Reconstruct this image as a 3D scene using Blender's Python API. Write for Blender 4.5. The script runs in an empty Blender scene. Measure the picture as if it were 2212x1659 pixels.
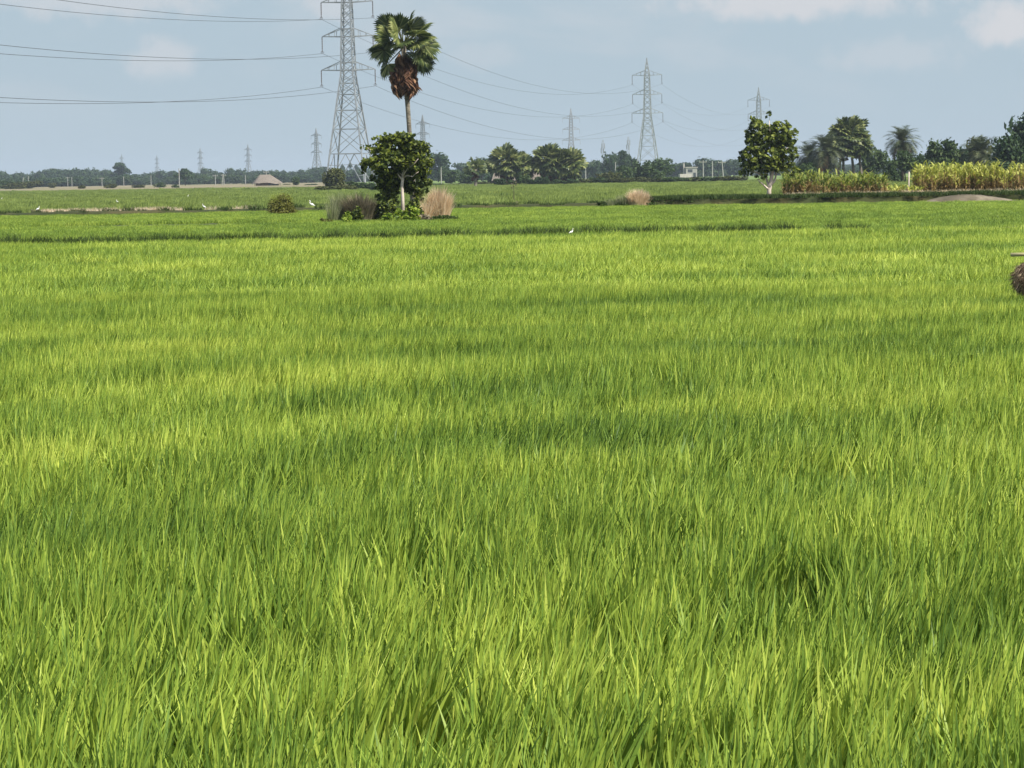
import bpy, math, random
import numpy as np
from mathutils import Vector, Matrix

# ------------------------------------------------------------------ camera, sky, sun, exposure
SC = bpy.context.scene
COL = SC.collection
F = 2500.0                                   # focal length in pixels of a 1024 px wide frame
CAM_H = 1.9
PITCH = math.atan(207.6 / F)
ROLL = math.radians(-0.9)
cam_data = bpy.data.cameras.new('camera')
cam_data.sensor_width = 36.0
cam_data.lens = F / 1024 * 36.0
cam_data.clip_start = 0.1
cam_data.clip_end = 30000
cam = bpy.data.objects.new('camera', cam_data)
COL.objects.link(cam)
CM = Matrix.Translation((0, 0, CAM_H)) @ Matrix.Rotation(math.pi / 2 - PITCH, 4, 'X') @ Matrix.Rotation(ROLL, 4, 'Z')
cam.matrix_world = CM
SC.camera = cam
CR = CM.to_3x3()

SUN_EL, SUN_AZ = 50.0, 130.0                 # azimuth clockwise from +Y (the view direction): from the right, a little behind the camera
world = bpy.data.worlds.new('World')
SC.world = world
world.use_nodes = True
nt = world.node_tree
nt.nodes.clear()
L = nt.links.new
def N(tree, t, **kw):
    n = tree.nodes.new(t)
    for k, v in kw.items():
        if k == 'inp':
            for a, b in v.items():
                n.inputs[a].default_value = b
        else:
            setattr(n, k, v)
    return n
out = N(nt, 'ShaderNodeOutputWorld')
bg = N(nt, 'ShaderNodeBackground', inp={'Strength': 0.10})
sky = N(nt, 'ShaderNodeTexSky', sky_type='NISHITA', sun_disc=False, sun_elevation=math.radians(SUN_EL),
        sun_rotation=math.radians(SUN_AZ), air_density=1.0, dust_density=2.0, ozone_density=1.5)
tc = N(nt, 'ShaderNodeTexCoord')
sep = N(nt, 'ShaderNodeSeparateXYZ')
L(tc.outputs['Generated'], sep.inputs[0])
hz = N(nt, 'ShaderNodeMapRange', interpolation_type='SMOOTHSTEP', inp={'From Min': 0.02, 'From Max': 0.55, 'To Min': 1.0, 'To Max': 0.0})
L(sep.outputs['Z'], hz.inputs['Value'])
# hazy lower sky: pale grey blue, a touch bluer upwards
up = N(nt, 'ShaderNodeMapRange', inp={'From Min': 0.0, 'From Max': 0.10})
L(sep.outputs['Z'], up.inputs['Value'])
hc = N(nt, 'ShaderNodeMix', data_type='RGBA')
hc.inputs['A'].default_value = (3.28, 4.02, 4.52, 1)
hc.inputs['B'].default_value = (3.10, 3.97, 4.62, 1)
L(up.outputs[0], hc.inputs['Factor'])
# soft cumulus remnants, laid out by view direction of the sky itself
mp = N(nt, 'ShaderNodeMapping')
mp.inputs['Scale'].default_value = (9.0, 9.0, 26.0)
mp.inputs['Location'].default_value = (3.3, 1.2, 0.4)
L(tc.outputs['Generated'], mp.inputs['Vector'])
cn = N(nt, 'ShaderNodeTexNoise', inp={'Scale': 1.0, 'Detail': 5.0, 'Roughness': 0.5, 'Distortion': 0.3})
L(mp.outputs[0], cn.inputs['Vector'])
cr = N(nt, 'ShaderNodeMapRange', interpolation_type='SMOOTHSTEP', inp={'From Min': 0.50, 'From Max': 0.66})
L(cn.outputs[0], cr.inputs['Value'])
cz = N(nt, 'ShaderNodeMapRange', interpolation_type='SMOOTHSTEP', inp={'From Min': 0.02, 'From Max': 0.06, 'To Min': 0.05, 'To Max': 0.35})
L(sep.outputs['Z'], cz.inputs['Value'])
def cloud_blob(dirv, rx, rz, strength):
    d = Vector(dirv).normalized()
    sb = N(nt, 'ShaderNodeVectorMath', operation='SUBTRACT'); sb.inputs[1].default_value = d
    L(tc.outputs['Generated'], sb.inputs[0])
    mu = N(nt, 'ShaderNodeVectorMath', operation='MULTIPLY'); mu.inputs[1].default_value = (1 / rx, 1 / rx, 1 / rz)
    L(sb.outputs[0], mu.inputs[0])
    nz = N(nt, 'ShaderNodeTexNoise', inp={'Scale': 90.0, 'Detail': 5.0, 'Roughness': 0.55}); L(tc.outputs['Generated'], nz.inputs['Vector'])
    ns = N(nt, 'ShaderNodeVectorMath', operation='MULTIPLY_ADD'); ns.inputs[1].default_value = (1.7,) * 3; ns.inputs[2].default_value = (-.85,) * 3
    L(nz.outputs['Color'], ns.inputs[0])
    ad = N(nt, 'ShaderNodeVectorMath', operation='ADD'); L(mu.outputs[0], ad.inputs[0]); L(ns.outputs[0], ad.inputs[1])
    ln = N(nt, 'ShaderNodeVectorMath', operation='LENGTH'); L(ad.outputs[0], ln.inputs[0])
    mr = N(nt, 'ShaderNodeMapRange', interpolation_type='SMOOTHSTEP', inp={'From Min': 0.35, 'From Max': 1.25, 'To Min': strength, 'To Max': 0.0})
    L(ln.outputs['Value'], mr.inputs['Value'])
    return mr.outputs[0]
def vdir(X, Y):
    return CR @ Vector(((X * 1024 / 2212 - 512) / F, (384 - Y * 1024 / 2212) / F, -1.0))
m0 = N(nt, 'ShaderNodeMath', operation='MULTIPLY')
L(cr.outputs[0], m0.inputs[0]); L(cz.outputs[0], m0.inputs[1])
last = m0.outputs[0]
for (X, Y, rx, rz, st) in ((350, 128, .016, .009, .55), (1700, 5, .060, .0075, .9), (2180, 50, .020, .011, 1.0), (220, -2, .05, .0085, .6), (715, 12, .012, .008, .6), (1045, 118, .018, .006, .25), (1930, 118, .03, .008, .35),
                           (500, -120, .05, .012, .9), (1300, -200, .07, .016, .9), (2500, -90, .05, .02, .9), (-250, -60, .05, .02, .8), (2650, 60, .03, .012, .8)):
    c2 = N(nt, 'ShaderNodeMath', operation='MAXIMUM')
    L(last, c2.inputs[0]); L(cloud_blob(vdir(X, Y), rx, rz, st), c2.inputs[1]); last = c2.outputs[0]
cm = N(nt, 'ShaderNodeClamp'); L(last, cm.inputs[0])
mx = N(nt, 'ShaderNodeMix', data_type='RGBA')
L(hz.outputs[0], mx.inputs['Factor']); L(sky.outputs[0], mx.inputs['A']); L(hc.outputs['Result'], mx.inputs['B'])
mc = N(nt, 'ShaderNodeMix', data_type='RGBA')
mc.inputs['B'].default_value = (4.75, 4.85, 5.05, 1)
L(cm.outputs[0], mc.inputs['Factor']); L(mx.outputs['Result'], mc.inputs['A'])
L(mc.outputs['Result'], bg.inputs['Color'])
L(bg.outputs[0], out.inputs['Surface'])

sun_d = bpy.data.lights.new('sun', 'SUN')
sun_d.energy = 5.0
sun_d.angle = math.radians(0.6)
sun_d.color = (1.0, 0.95, 0.86)
sun = bpy.data.objects.new('sun', sun_d)
COL.objects.link(sun)
_e, _a = math.radians(SUN_EL), math.radians(SUN_AZ)
sdir = Vector((math.cos(_e) * math.sin(_a), math.cos(_e) * math.cos(_a), math.sin(_e)))
sun.rotation_euler = sdir.to_track_quat('Z', 'Y').to_euler()

SC.view_settings.view_transform = 'Standard'
SC.view_settings.look = 'None'
SC.view_settings.gamma = 1.0
SC.view_settings.exposure = 0.5
SC.cycles.max_bounces = 6
SC.cycles.diffuse_bounces = 3
SC.cycles.transmission_bounces = 4
SC.cycles.transparent_max_bounces = 8
SC.cycles.volume_bounces = 0
SC.cycles.use_denoising = True

# ------------------------------------------------------------------ helpers
K = 1024.0 / 2212.0                          # positions below were read off a 2212 px wide view
def ray(X, Y):
    return (CR @ Vector(((X * K - 512) / F, (384 - Y * K) / F, -1.0)))
def ground(X, Y, z=0.0):
    r = ray(X, Y)
    t = (z - CAM_H) / r.z
    return Vector((r.x * t, r.y * t, z))
def far(X, Y, d):                            # the point at distance d in the direction of X, Y
    r = ray(X, Y)
    t = d / r.y
    return Vector((r.x * t, d, CAM_H + r.z * t))
def base(X, d, z=0.0):                       # ground point below X at distance d
    r = ray(X, 385)
    return Vector((r.x / r.y * d, d, z))
def mpp(d): return d / F * K                 # metres per view pixel at distance d

RNG = np.random.default_rng(7)
random.seed(7)

def vnoise(x, y, seed=0):
    x = np.asarray(x, float); y = np.asarray(y, float)
    xi = np.floor(x).astype(np.int64); yi = np.floor(y).astype(np.int64)
    fx = x - xi; fy = y - yi
    fx = fx * fx * (3 - 2 * fx); fy = fy * fy * (3 - 2 * fy)
    def h(a, b):
        n = (a * 374761393 + b * 668265263 + seed * 974634777) & 0x7fffffff
        n = ((n ^ (n >> 13)) * 1274126177) & 0x7fffffff
        n = n ^ (n >> 16)
        return (n & 0xffff) / 65535.0
    return (h(xi, yi) * (1 - fx) + h(xi + 1, yi) * fx) * (1 - fy) + (h(xi, yi + 1) * (1 - fx) + h(xi + 1, yi + 1) * fx) * fy
def fnoise(x, y, seed=0, oct=3):
    s = 0; a = 1; t = 0
    for i in range(oct):
        s = s + a * vnoise(np.asarray(x) * 2 ** i, np.asarray(y) * 2 ** i, seed + i * 17); t += a; a *= .5
    return s / t

def tag(o, label=None, cat=None, group=None, kind=None):
    if label: o['label'] = label
    if cat: o['category'] = cat
    if group: o['group'] = group
    if kind: o['kind'] = kind
    return o
def empty(name, loc=(0, 0, 0), rz=0.0, scale=1.0):
    o = bpy.data.objects.new(name, None)
    o.empty_display_size = 0.3
    COL.objects.link(o)
    o.location = loc; o.rotation_euler = (0, 0, rz); o.scale = (scale,) * 3
    return o
def mesh_np(name, V, faces, mats, smooth=False):
    me = bpy.data.meshes.new(name)
    me.from_pydata(V.tolist() if hasattr(V, 'tolist') else V, [], faces)
    for m in (mats if isinstance(mats, (list, tuple)) else [mats]):
        me.materials.append(m)
    if smooth:
        me.polygons.foreach_set('use_smooth', [True] * len(me.polygons))
    me.update()
    return me
def link(name, me, parent=None, loc=None):
    o = bpy.data.objects.new(name, me)
    COL.objects.link(o)
    if parent: o.parent = parent
    if loc is not None: o.location = loc
    return o
def copy_tree(o, parent=None):
    c = o.copy(); COL.objects.link(c)
    c.parent = parent
    for ch in list(o.children):
        copy_tree(ch, c)
    return c

class MB:
    def __init__(s): s.v = []; s.f = []
    def add(s, vs, fs):
        n = len(s.v); s.v += [tuple(p) for p in vs]; s.f += [tuple(i + n for i in f) for f in fs]
    def bar(s, a, b, w, w2=None):
        a = Vector(a); b = Vector(b); d = (b - a)
        if d.length < 1e-6: return
        d.normalize()
        u = d.cross(Vector((0, 0, 1)) if abs(d.z) < .95 else Vector((1, 0, 0))).normalized(); w_ = d.cross(u)
        w2 = w if w2 is None else w2
        vs = []
        for p, q in ((a, w / 2), (b, w2 / 2)):
            for i, j in ((1, 1), (-1, 1), (-1, -1), (1, -1)):
                vs.append(p + u * i * q + w_ * j * q)
        s.add(vs, [(0, 1, 5, 4), (1, 2, 6, 5), (2, 3, 7, 6), (3, 0, 4, 7), (3, 2, 1, 0), (4, 5, 6, 7)])
    def tube(s, pts, rad, n=8, cap=True):
        pts = [Vector(p) for p in pts]
        if not hasattr(rad, '__len__'): rad = [rad] * len(pts)
        base_i = len(s.v)
        for i, p in enumerate(pts):
            d = (pts[min(i + 1, len(pts) - 1)] - pts[max(i - 1, 0)]).normalized()
            u = d.cross(Vector((0.3, 1, 0.2)) if abs(d.z) > .7 else Vector((0, 0, 1))).normalized(); w = d.cross(u)
            for k in range(n):
                a = 2 * math.pi * k / n
                s.v.append(tuple(p + (u * math.cos(a) + w * math.sin(a)) * rad[i]))
        for i in range(len(pts) - 1):
            for k in range(n):
                a = base_i + i * n + k; b = base_i + i * n + (k + 1) % n
                s.f.append((a, b, b + n, a + n))
        if cap:
            s.f.append(tuple(base_i + k for k in range(n))[::-1])
            s.f.append(tuple(base_i + (len(pts) - 1) * n + k for k in range(n)))
    def box(s, c, sz, rz=0):
        c = Vector(c); hx, hy, hz_ = sz[0] / 2, sz[1] / 2, sz[2] / 2
        R = Matrix.Rotation(rz, 3, 'Z')
        vs = [c + R @ Vector((i * hx, j * hy, k * hz_)) for k in (-1, 1) for i, j in ((-1, -1), (1, -1), (1, 1), (-1, 1))]
        s.add(vs, [(3, 2, 1, 0), (4, 5, 6, 7), (0, 1, 5, 4), (1, 2, 6, 5), (2, 3, 7, 6), (3, 0, 4, 7)])
    def build(s, name, mat, parent=None, loc=None, smooth=False):
        return link(name, mesh_np(name, s.v, s.f, mat, smooth), parent, loc)

# ------------------------------------------------------------------ materials
def mat_new(name):
    m = bpy.data.materials.new(name); m.use_nodes = True
    t = m.node_tree; t.nodes.clear()
    o = N(t, 'ShaderNodeOutputMaterial')
    return m, t, o
def ramp_node(t, cols):
    r = N(t, 'ShaderNodeValToRGB')
    e = r.color_ramp.elements
    while len(e) < len(cols): e.new(0.5)
    for i, (p, c) in enumerate(cols):
        e[i].position = p; e[i].color = (c[0], c[1], c[2], 1)
    return r
def leaf_mat(name, cols, transl=0.4, scale=0.6, rough=0.55, attr=False, island=0.45, spec=0.3):
    """foliage: colour from noise in object space + a random value per leaf (+ per instance tint)"""
    m, t, o = mat_new(name); lk = t.links.new
    geo = N(t, 'ShaderNodeNewGeometry')
    if attr:
        at = N(t, 'ShaderNodeAttribute', attribute_name='tint', attribute_type='INSTANCER')
        basev = at.outputs['Fac']
    else:
        tcn = N(t, 'ShaderNodeTexCoord')
        no = N(t, 'ShaderNodeTexNoise', inp={'Scale': scale, 'Detail': 3.0})
        lk(tcn.outputs['Object'], no.inputs['Vector'])
        basev = no.outputs[0]
    isl = N(t, 'ShaderNodeMath', operation='MULTIPLY_ADD')
    isl.inputs[1].default_value = island; isl.inputs[2].default_value = -island / 2
    lk(geo.outputs['Random Per Island'], isl.inputs[0])
    ad = N(t, 'ShaderNodeMath', operation='ADD'); lk(basev, ad.inputs[0]); lk(isl.outputs[0], ad.inputs[1])
    r = ramp_node(t, cols); lk(ad.outputs[0], r.inputs[0])
    p = N(t, 'ShaderNodeBsdfPrincipled', inp={'Roughness': rough})
    p.inputs['Specular IOR Level'].default_value = spec
    lk(r.outputs[0], p.inputs['Base Color'])
    tr = N(t, 'ShaderNodeBsdfTranslucent')
    hs = N(t, 'ShaderNodeHueSaturation', inp={'Saturation': 1.05, 'Value': 1.2, 'Hue': 0.495})
    lk(r.outputs[0], hs.inputs['Color']); lk(hs.outputs[0], tr.inputs['Color'])
    ms = N(t, 'ShaderNodeMixShader', inp={'Fac': transl})
    lk(p.outputs[0], ms.inputs[1]); lk(tr.outputs[0], ms.inputs[2]); lk(ms.outputs[0], o.inputs['Surface'])
    return m
def plain_mat(name, cols, scale=3.0, rough=0.8, metal=0.0, bump=0.0, stretch=(1, 1, 1), spec=0.3, detail=6.0, wcoord=False):
    m, t, o = mat_new(name); lk = t.links.new
    tcn = N(t, 'ShaderNodeTexCoord')
    mpn = N(t, 'ShaderNodeMapping'); mpn.inputs['Scale'].default_value = stretch
    lk(tcn.outputs['Object'], mpn.inputs['Vector'])
    no = N(t, 'ShaderNodeTexNoise', inp={'Scale': scale, 'Detail': detail, 'Roughness': 0.6})
    lk(mpn.outputs[0], no.inputs['Vector'])
    r = ramp_node(t, cols); lk(no.outputs[0], r.inputs[0])
    p = N(t, 'ShaderNodeBsdfPrincipled', inp={'Roughness': rough, 'Metallic': metal})
    p.inputs['Specular IOR Level'].default_value = spec
    lk(r.outputs[0], p.inputs['Base Color'])
    if bump:
        b = N(t, 'ShaderNodeBump', inp={'Strength': bump, 'Distance': 0.1})
        lk(no.outputs[0], b.inputs['Height']); lk(b.outputs[0], p.inputs['Normal'])
    lk(p.outputs[0], o.inputs['Surface'])
    return m

M = {}
M['rice'] = leaf_mat('rice_leaf', [(0.0, (.040, .092, .016)), (.35, (.155, .255, .036)), (.7, (.330, .430, .060)), (1.0, (.53, .60, .11))], .22, attr=True, island=.55, rough=.5, spec=.25)
M['rice_far'] = leaf_mat('far_rice_leaf', [(0.0, (.085, .135, .036)), (.35, (.180, .245, .060)), (.7, (.29, .36, .085)), (1.0, (.42, .47, .13))], .3, attr=True, island=.4, rough=.6, spec=.2)
M['steel'] = plain_mat('galvanised_steel', [(.3, (.22, .24, .25)), (.7, (.38, .40, .41))], 1.5, .5, .3)
M['steel_far'] = plain_mat('weathered_steel', [(.3, (.20, .21, .22)), (.7, (.29, .30, .31))], 1.5, .6, .1)  # tone tuned to how faint the distant pylons and masts should look
M['insul'] = plain_mat('insulator_glaze', [(.3, (.10, .09, .09)), (.7, (.17, .16, .16))], 5, .3)
M['wire'] = plain_mat('aluminium_conductor', [(.3, (.10, .11, .12)), (.7, (.14, .15, .16))], 5, .5, .2)
M['palmleaf'] = leaf_mat('palmyra_leaf', [(.2, (.035, .058, .016)), (.5, (.085, .115, .030)), (.8, (.27, .29, .10))], .25, .9, .4, island=.6)
M['palmdead'] = leaf_mat('dead_palm_leaf', [(.2, (.060, .026, .014)), (.55, (.16, .075, .038)), (.85, (.38, .23, .13))], .15, 1.2, .8, island=.6)
M['palmtrunk'] = plain_mat('palm_bark', [(.3, (.075, .065, .05)), (.7, (.26, .23, .175))], 3, .9, 0, .6, (1, 1, 4))
M['bark_pale'] = plain_mat('pale_bark', [(.3, (.40, .33, .27)), (.7, (.70, .61, .52))], 5, .9, 0, .4, (1, 1, .4))
M['bark'] = plain_mat('dark_bark', [(.3, (.05, .04, .03)), (.7, (.14, .11, .08))], 5, .9, 0, .4, (1, 1, .4))
M['leaf_big'] = leaf_mat('broad_leaf', [(.2, (.034, .056, .011)), (.5, (.088, .122, .019)), (.85, (.28, .33, .055))], .42, 1.2, .5, island=.85)
M['leaf_lime'] = leaf_mat('young_leaf', [(.2, (.09, .16, .012)), (.5, (.19, .28, .03)), (.85, (.34, .42, .06))], .4, .8, .5, island=.7)
M['leaf_dark'] = leaf_mat('dark_tree_leaf', [(.2, (.016, .040, .012)), (.5, (.032, .066, .018)), (.85, (.075, .115, .030))], .2, .35, .6, island=.45)
M['leaf_mid'] = leaf_mat('mid_tree_leaf', [(.2, (.022, .050, .012)), (.5, (.048, .085, .020)), (.85, (.10, .14, .035))], .25, .4, .6, island=.45)
M['leaf_olive'] = leaf_mat('olive_bush_leaf', [(.2, (.035, .045, .010)), (.5, (.070, .085, .018)), (.85, (.14, .15, .04))], .25, .5, .6, island=.5)
M['feather'] = leaf_mat('date_palm_leaf', [(.2, (.028, .045, .018)), (.5, (.060, .080, .032)), (.85, (.14, .155, .07))], .2, .5, .5, island=.5)
M['straw'] = leaf_mat('dry_grass', [(.2, (.50, .39, .25)), (.5, (.74, .61, .43)), (.85, (.88, .78, .58))], .5, 1.0, .8, island=.6)
M['wisp'] = leaf_mat('seeding_grass', [(.2, (.14, .17, .07)), (.5, (.28, .31, .15)), (.85, (.50, .48, .32))], .4, 1.0, .8, island=.6)
M['oldstraw'] = leaf_mat('old_straw', [(.2, (.10, .065, .045)), (.5, (.24, .17, .12)), (.85, (.48, .38, .25))], .2, 6, .8, island=.8)
M['domeleaf'] = leaf_mat('dome_leaf', [(.2, (.065, .070, .012)), (.5, (.12, .125, .018)), (.85, (.21, .21, .035))], .25, .5, .6, island=.5)
M['limegrass'] = leaf_mat('lime_grass', [(.2, (.20, .26, .05)), (.5, (.34, .40, .08)), (.85, (.50, .53, .15))], .4, 1.0, .8, island=.5)
M['vine'] = leaf_mat('withered_creeper', [(.2, (.09, .085, .050)), (.5, (.19, .165, .105)), (.85, (.34, .29, .19))], .2, 1.5, .8, island=.6)
M['olivegrass'] = leaf_mat('olive_grass', [(.2, (.055, .065, .010)), (.5, (.095, .105, .016)), (.85, (.16, .16, .03))], .3, 1.5, .7, island=.5)
M['bundgrass'] = leaf_mat('bund_grass', [(.2, (.022, .046, .009)), (.5, (.040, .072, .012)), (.85, (.085, .12, .022))], .3, .4, .7, island=.5)
M['maize'] = leaf_mat('crop_leaf', [(.2, (.18, .22, .034)), (.5, (.39, .43, .08)), (.85, (.60, .61, .17))], .4, .6, .6, island=.7)
M['maize_g'] = leaf_mat('green_crop_leaf', [(.2, (.09, .14, .022)), (.5, (.20, .26, .045)), (.85, (.40, .43, .10))], .4, .5, .6, island=.8)
M['stalk'] = leaf_mat('crop_stalk', [(.2, (.14, .10, .035)), (.5, (.30, .21, .08)), (.85, (.46, .36, .15))], .15, .8, .8, island=.5)
M['thatch'] = plain_mat('thatch', [(.3, (.09, .08, .066)), (.7, (.27, .23, .19))], 1.5, .95, 0, 1.0, (4, 4, 1))
M['mudwall'] = plain_mat('mud_wall', [(.3, (.10, .07, .05)), (.7, (.18, .13, .09))], 3, .95)
M['white'] = plain_mat('lime_wash', [(.3, (.38, .35, .31)), (.7, (.5, .47, .42))], 3, .9)
M['darkgap'] = plain_mat('dark_opening', [(.3, (.03, .04, .05)), (.7, (.06, .07, .08))], 3, .6)  # dark colour stands for the shade inside doorway, door and window
M['feathers'] = plain_mat('white_feathers', [(.3, (.78, .78, .74)), (.7, (.86, .86, .82))], 20, .8)
M['beak'] = plain_mat('yellow_bill', [(.3, (.55, .36, .05)), (.7, (.65, .45, .08))], 20, .5)
M['legs'] = plain_mat('bird_leg', [(.3, (.03, .03, .03)), (.7, (.06, .06, .05))], 20, .5)
M['concrete'] = plain_mat('pole_concrete', [(.3, (.24, .24, .22)), (.7, (.34, .34, .31))], 3, .9)
M['bamboo'] = plain_mat('bamboo', [(.3, (.38, .34, .16)), (.7, (.58, .53, .30))], 4, .6, 0, 0, (.3, 4, 4))
M['soil'] = plain_mat('bare_soil', [(.25, (.060, .052, .032)), (.5, (.125, .105, .072)), (.75, (.27, .235, .17))], .8, .95, 0, .8)
M['bank'] = plain_mat('weedy_bank', [(.3, (.022, .034, .007)), (.55, (.045, .050, .013)), (.8, (.11, .08, .035))], .5, .95, 0, .8)
M['ground'] = plain_mat('paddy_ground', [(.3, (.035, .050, .014)), (.7, (.065, .082, .022))], .12, .95, 0, .3)
M['farfield'] = plain_mat('far_field', [(.3, (.105, .165, .038)), (.5, (.135, .20, .045)), (.7, (.17, .225, .055))], .02, .95, 0, .3, (1, .35, 1), detail=9)
M['scrubland'] = plain_mat('dry_scrubland', [(.3, (.12, .14, .05)), (.5, (.20, .175, .10)), (.7, (.30, .235, .155))], .03, .95, 0, .3, (1, .3, 1), detail=9)
M['paint_red'] = plain_mat('red_cloth', [(.3, (.30, .06, .04)), (.7, (.40, .10, .07))], 5, .9)

# ------------------------------------------------------------------ ground and fields
def poly(name, pts, z, mat, label=None, cat=None):
    me = bpy.data.meshes.new(name)
    me.from_pydata([(p[0], p[1], z) for p in pts], [], [tuple(range(len(pts)))])
    me.materials.append(mat); me.update()
    o = link(name, me)
    tag(o, label, cat, kind='structure')
    return o
R_ = 11000
poly('ground', [(-R_, -400), (R_, -400), (R_, 14000), (-R_, 14000)], 0.0, M['ground'])
poly('field', [(-3000, 540), (-100, 540), (60, 560), (260, 700), (3500, 900), (3500, 9000), (-3000, 9000)], 0.30, M['farfield'])

# the brown scrubland beyond the left fields
sp = [(-900, 560)] + [(x, 545 + 18 * math.sin(x * .05) + 10 * math.sin(x * .17)) for x in range(-260, -20, 14)] + [(-30, 640), (-60, 900), (-110, 1500), (-900, 1500)]
poly('scrubland', sp, 0.36, M['scrubland'])

def blade(V, Fc, p, az, L_, w, lean0, curve, wind, segs=3, face=None):
    """curved tapering blade"""
    n = len(V)
    d = np.array([math.cos(az), math.sin(az)])
    fa = az + math.pi / 2 if face is None else face
    wd = np.array([math.cos(fa), math.sin(fa), 0.0])
    pos = np.array(p, float); ang = lean0
    step = L_ / segs
    for i in range(segs + 1):
        t = i / segs
        ww = w * (1 - t ** 1.8) * .5
        if i < segs:
            V.append(tuple(pos - wd * ww)); V.append(tuple(pos + wd * ww))
        else:
            V.append(tuple(pos))
        hx = math.sin(ang)
        pos = pos + np.array([d[0] * hx + wind[0] * (t + .2), d[1] * hx + wind[1] * (t + .2), math.cos(ang)]) * step
        ang += curve / segs
    for i in range(segs - 1):
        a = n + 2 * i
        Fc.append((a, a + 1, a + 3, a + 2))
    a = n + 2 * (segs - 1)
    Fc.append((a, a + 1, a + 2))

def tuft_mesh(name, nb, rad, L0, w, mat, segs=3, wind=(.30, .05), lean=.22, curve=.5, seed=0):
    r = random.Random(seed); V = []; Fc = []
    for i in range(nb):
        a = r.random() * 6.283; rr = rad * math.sqrt(r.random())
        L_ = L0 * (r.uniform(.86, 1.03) if r.random() < .8 else r.uniform(.6, .9))
        k = r.uniform(.3, 1.6)
        if r.random() < .06: k *= 2.2
        blade(V, Fc, (math.cos(a) * rr, math.sin(a) * rr, -0.02), r.random() * 6.283, L_, w * r.uniform(.7, 1.3), lean * r.uniform(.1, 1.3), curve * r.uniform(.1, 2.0),
              (wind[0] * k, wind[1] * r.uniform(-2.5, 3)), segs, face=r.uniform(-.9, .9) if r.random() < .75 else r.random() * 6.28)
    return mesh_np(name, V, Fc, mat)

def source_coll(name, meshes):
    c = bpy.data.collections.new(name)
    for i, me in enumerate(meshes):
        o = bpy.data.objects.new('%s_%02d' % (name, i), me)
        c.objects.link(o)
    return c

def scatter(name, coll, P, rot, scl, idx, tint, label, cat, kind='stuff', mat=None):
    me = bpy.data.meshes.new(name)
    me.vertices.add(len(P)); me.vertices.foreach_set('co', np.asarray(P, np.float32).ravel())
    for nm, ty, key, arr in (('rot', 'FLOAT_VECTOR', 'vector', rot), ('scl', 'FLOAT_VECTOR', 'vector', scl), ('idx', 'INT', 'value', idx), ('tint', 'FLOAT', 'value', tint)):
        at = me.attributes.new(nm, ty, 'POINT')
        at.data.foreach_set(key, np.asarray(arr, np.int32 if ty == 'INT' else np.float32).ravel())
    me.update()
    o = link(name, me)
    g = bpy.data.node_groups.new(name + '_nodes', 'GeometryNodeTree')
    g.interface.new_socket('Geometry', in_out='INPUT', socket_type='NodeSocketGeometry')
    g.interface.new_socket('Geometry', in_out='OUTPUT', socket_type='NodeSocketGeometry')
    gi = g.nodes.new('NodeGroupInput'); go = g.nodes.new('NodeGroupOutput')
    ip = g.nodes.new('GeometryNodeInstanceOnPoints')
    ci = g.nodes.new('GeometryNodeCollectionInfo')
    ci.inputs['Collection'].default_value = coll
    ci.inputs['Separate Children'].default_value = True
    ci.inputs['Reset Children'].default_value = True
    def na(nm, ty):
        n = g.nodes.new('GeometryNodeInputNamedAttribute'); n.data_type = ty; n.inputs['Name'].default_value = nm
        return n.outputs['Attribute']
    er = g.nodes.new('FunctionNodeEulerToRotation')
    k = g.links.new
    k(gi.outputs[0], ip.inputs['Points']); k(ci.outputs[0], ip.inputs['Instance'])
    ip.inputs['Pick Instance'].default_value = True
    k(na('idx', 'INT'), ip.inputs['Instance Index'])
    k(na('rot', 'FLOAT_VECTOR'), er.inputs[0]); k(er.outputs[0], ip.inputs['Rotation'])
    k(na('scl', 'FLOAT_VECTOR'), ip.inputs['Scale'])
    k(ip.outputs[0], go.inputs[0])
    md = o.modifiers.new('scatter', 'NODES'); md.node_group = g
    tag(o, label, cat, kind=kind)
    return o

# borders of the fields: distance of the bund as a function of x
def bund1(x): return 68.0 + .07 * x + .35 * np.sin(np.asarray(x) * .35) + .25 * np.sin(np.asarray(x) * .9 + 1)
def bund2(x): return 140.0 - .02 * x + .8 * np.sin(np.asarray(x) * .11 + 2) + .4 * np.sin(np.asarray(x) * .37)
def bund3(x):                                # far edge of the third field
    x = np.asarray(x, float)
    return np.where(x < 10, 540 + 18 * np.sin(x * .05) + 10 * np.sin(x * .17), 500 + 1.4 * np.clip(x - 10, 0, 220))

def grid_points(y0, y1, sp_, half0=2.0, tanw=.215, jit=.5, ratio=1.0):
    ys = np.arange(y0, y1, sp_ * ratio); P = []
    for y in ys:
        hw = y * tanw + half0
        xs = np.arange(-hw, hw, sp_)
        P.append(np.stack([xs + RNG.uniform(-jit, jit, len(xs)) * sp_, y + RNG.uniform(-jit, jit, len(xs)) * sp_ * ratio], 1))
    return np.concatenate(P)

# ---- near rice: hills of leaves
hill = source_coll('rice_hill', [tuft_mesh('rice_hill', 34, .056, .52, .0195, M['rice'], 5, (.13, .015), .07, .34, seed=i) for i in range(14)])
patch = source_coll('rice_patch', [tuft_mesh('rice_patch', 430, .62, .48, .022, M['rice'], 5, (.15, .03), .16, 1.1, seed=50 + i) for i in range(8)])
patchf = source_coll('rice_swath', [tuft_mesh('rice_swath', 420, 2.0, .46, .06, M['rice_far'], 2, (.18, .03), .14, .3, seed=80 + i) for i in range(5)])

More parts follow.
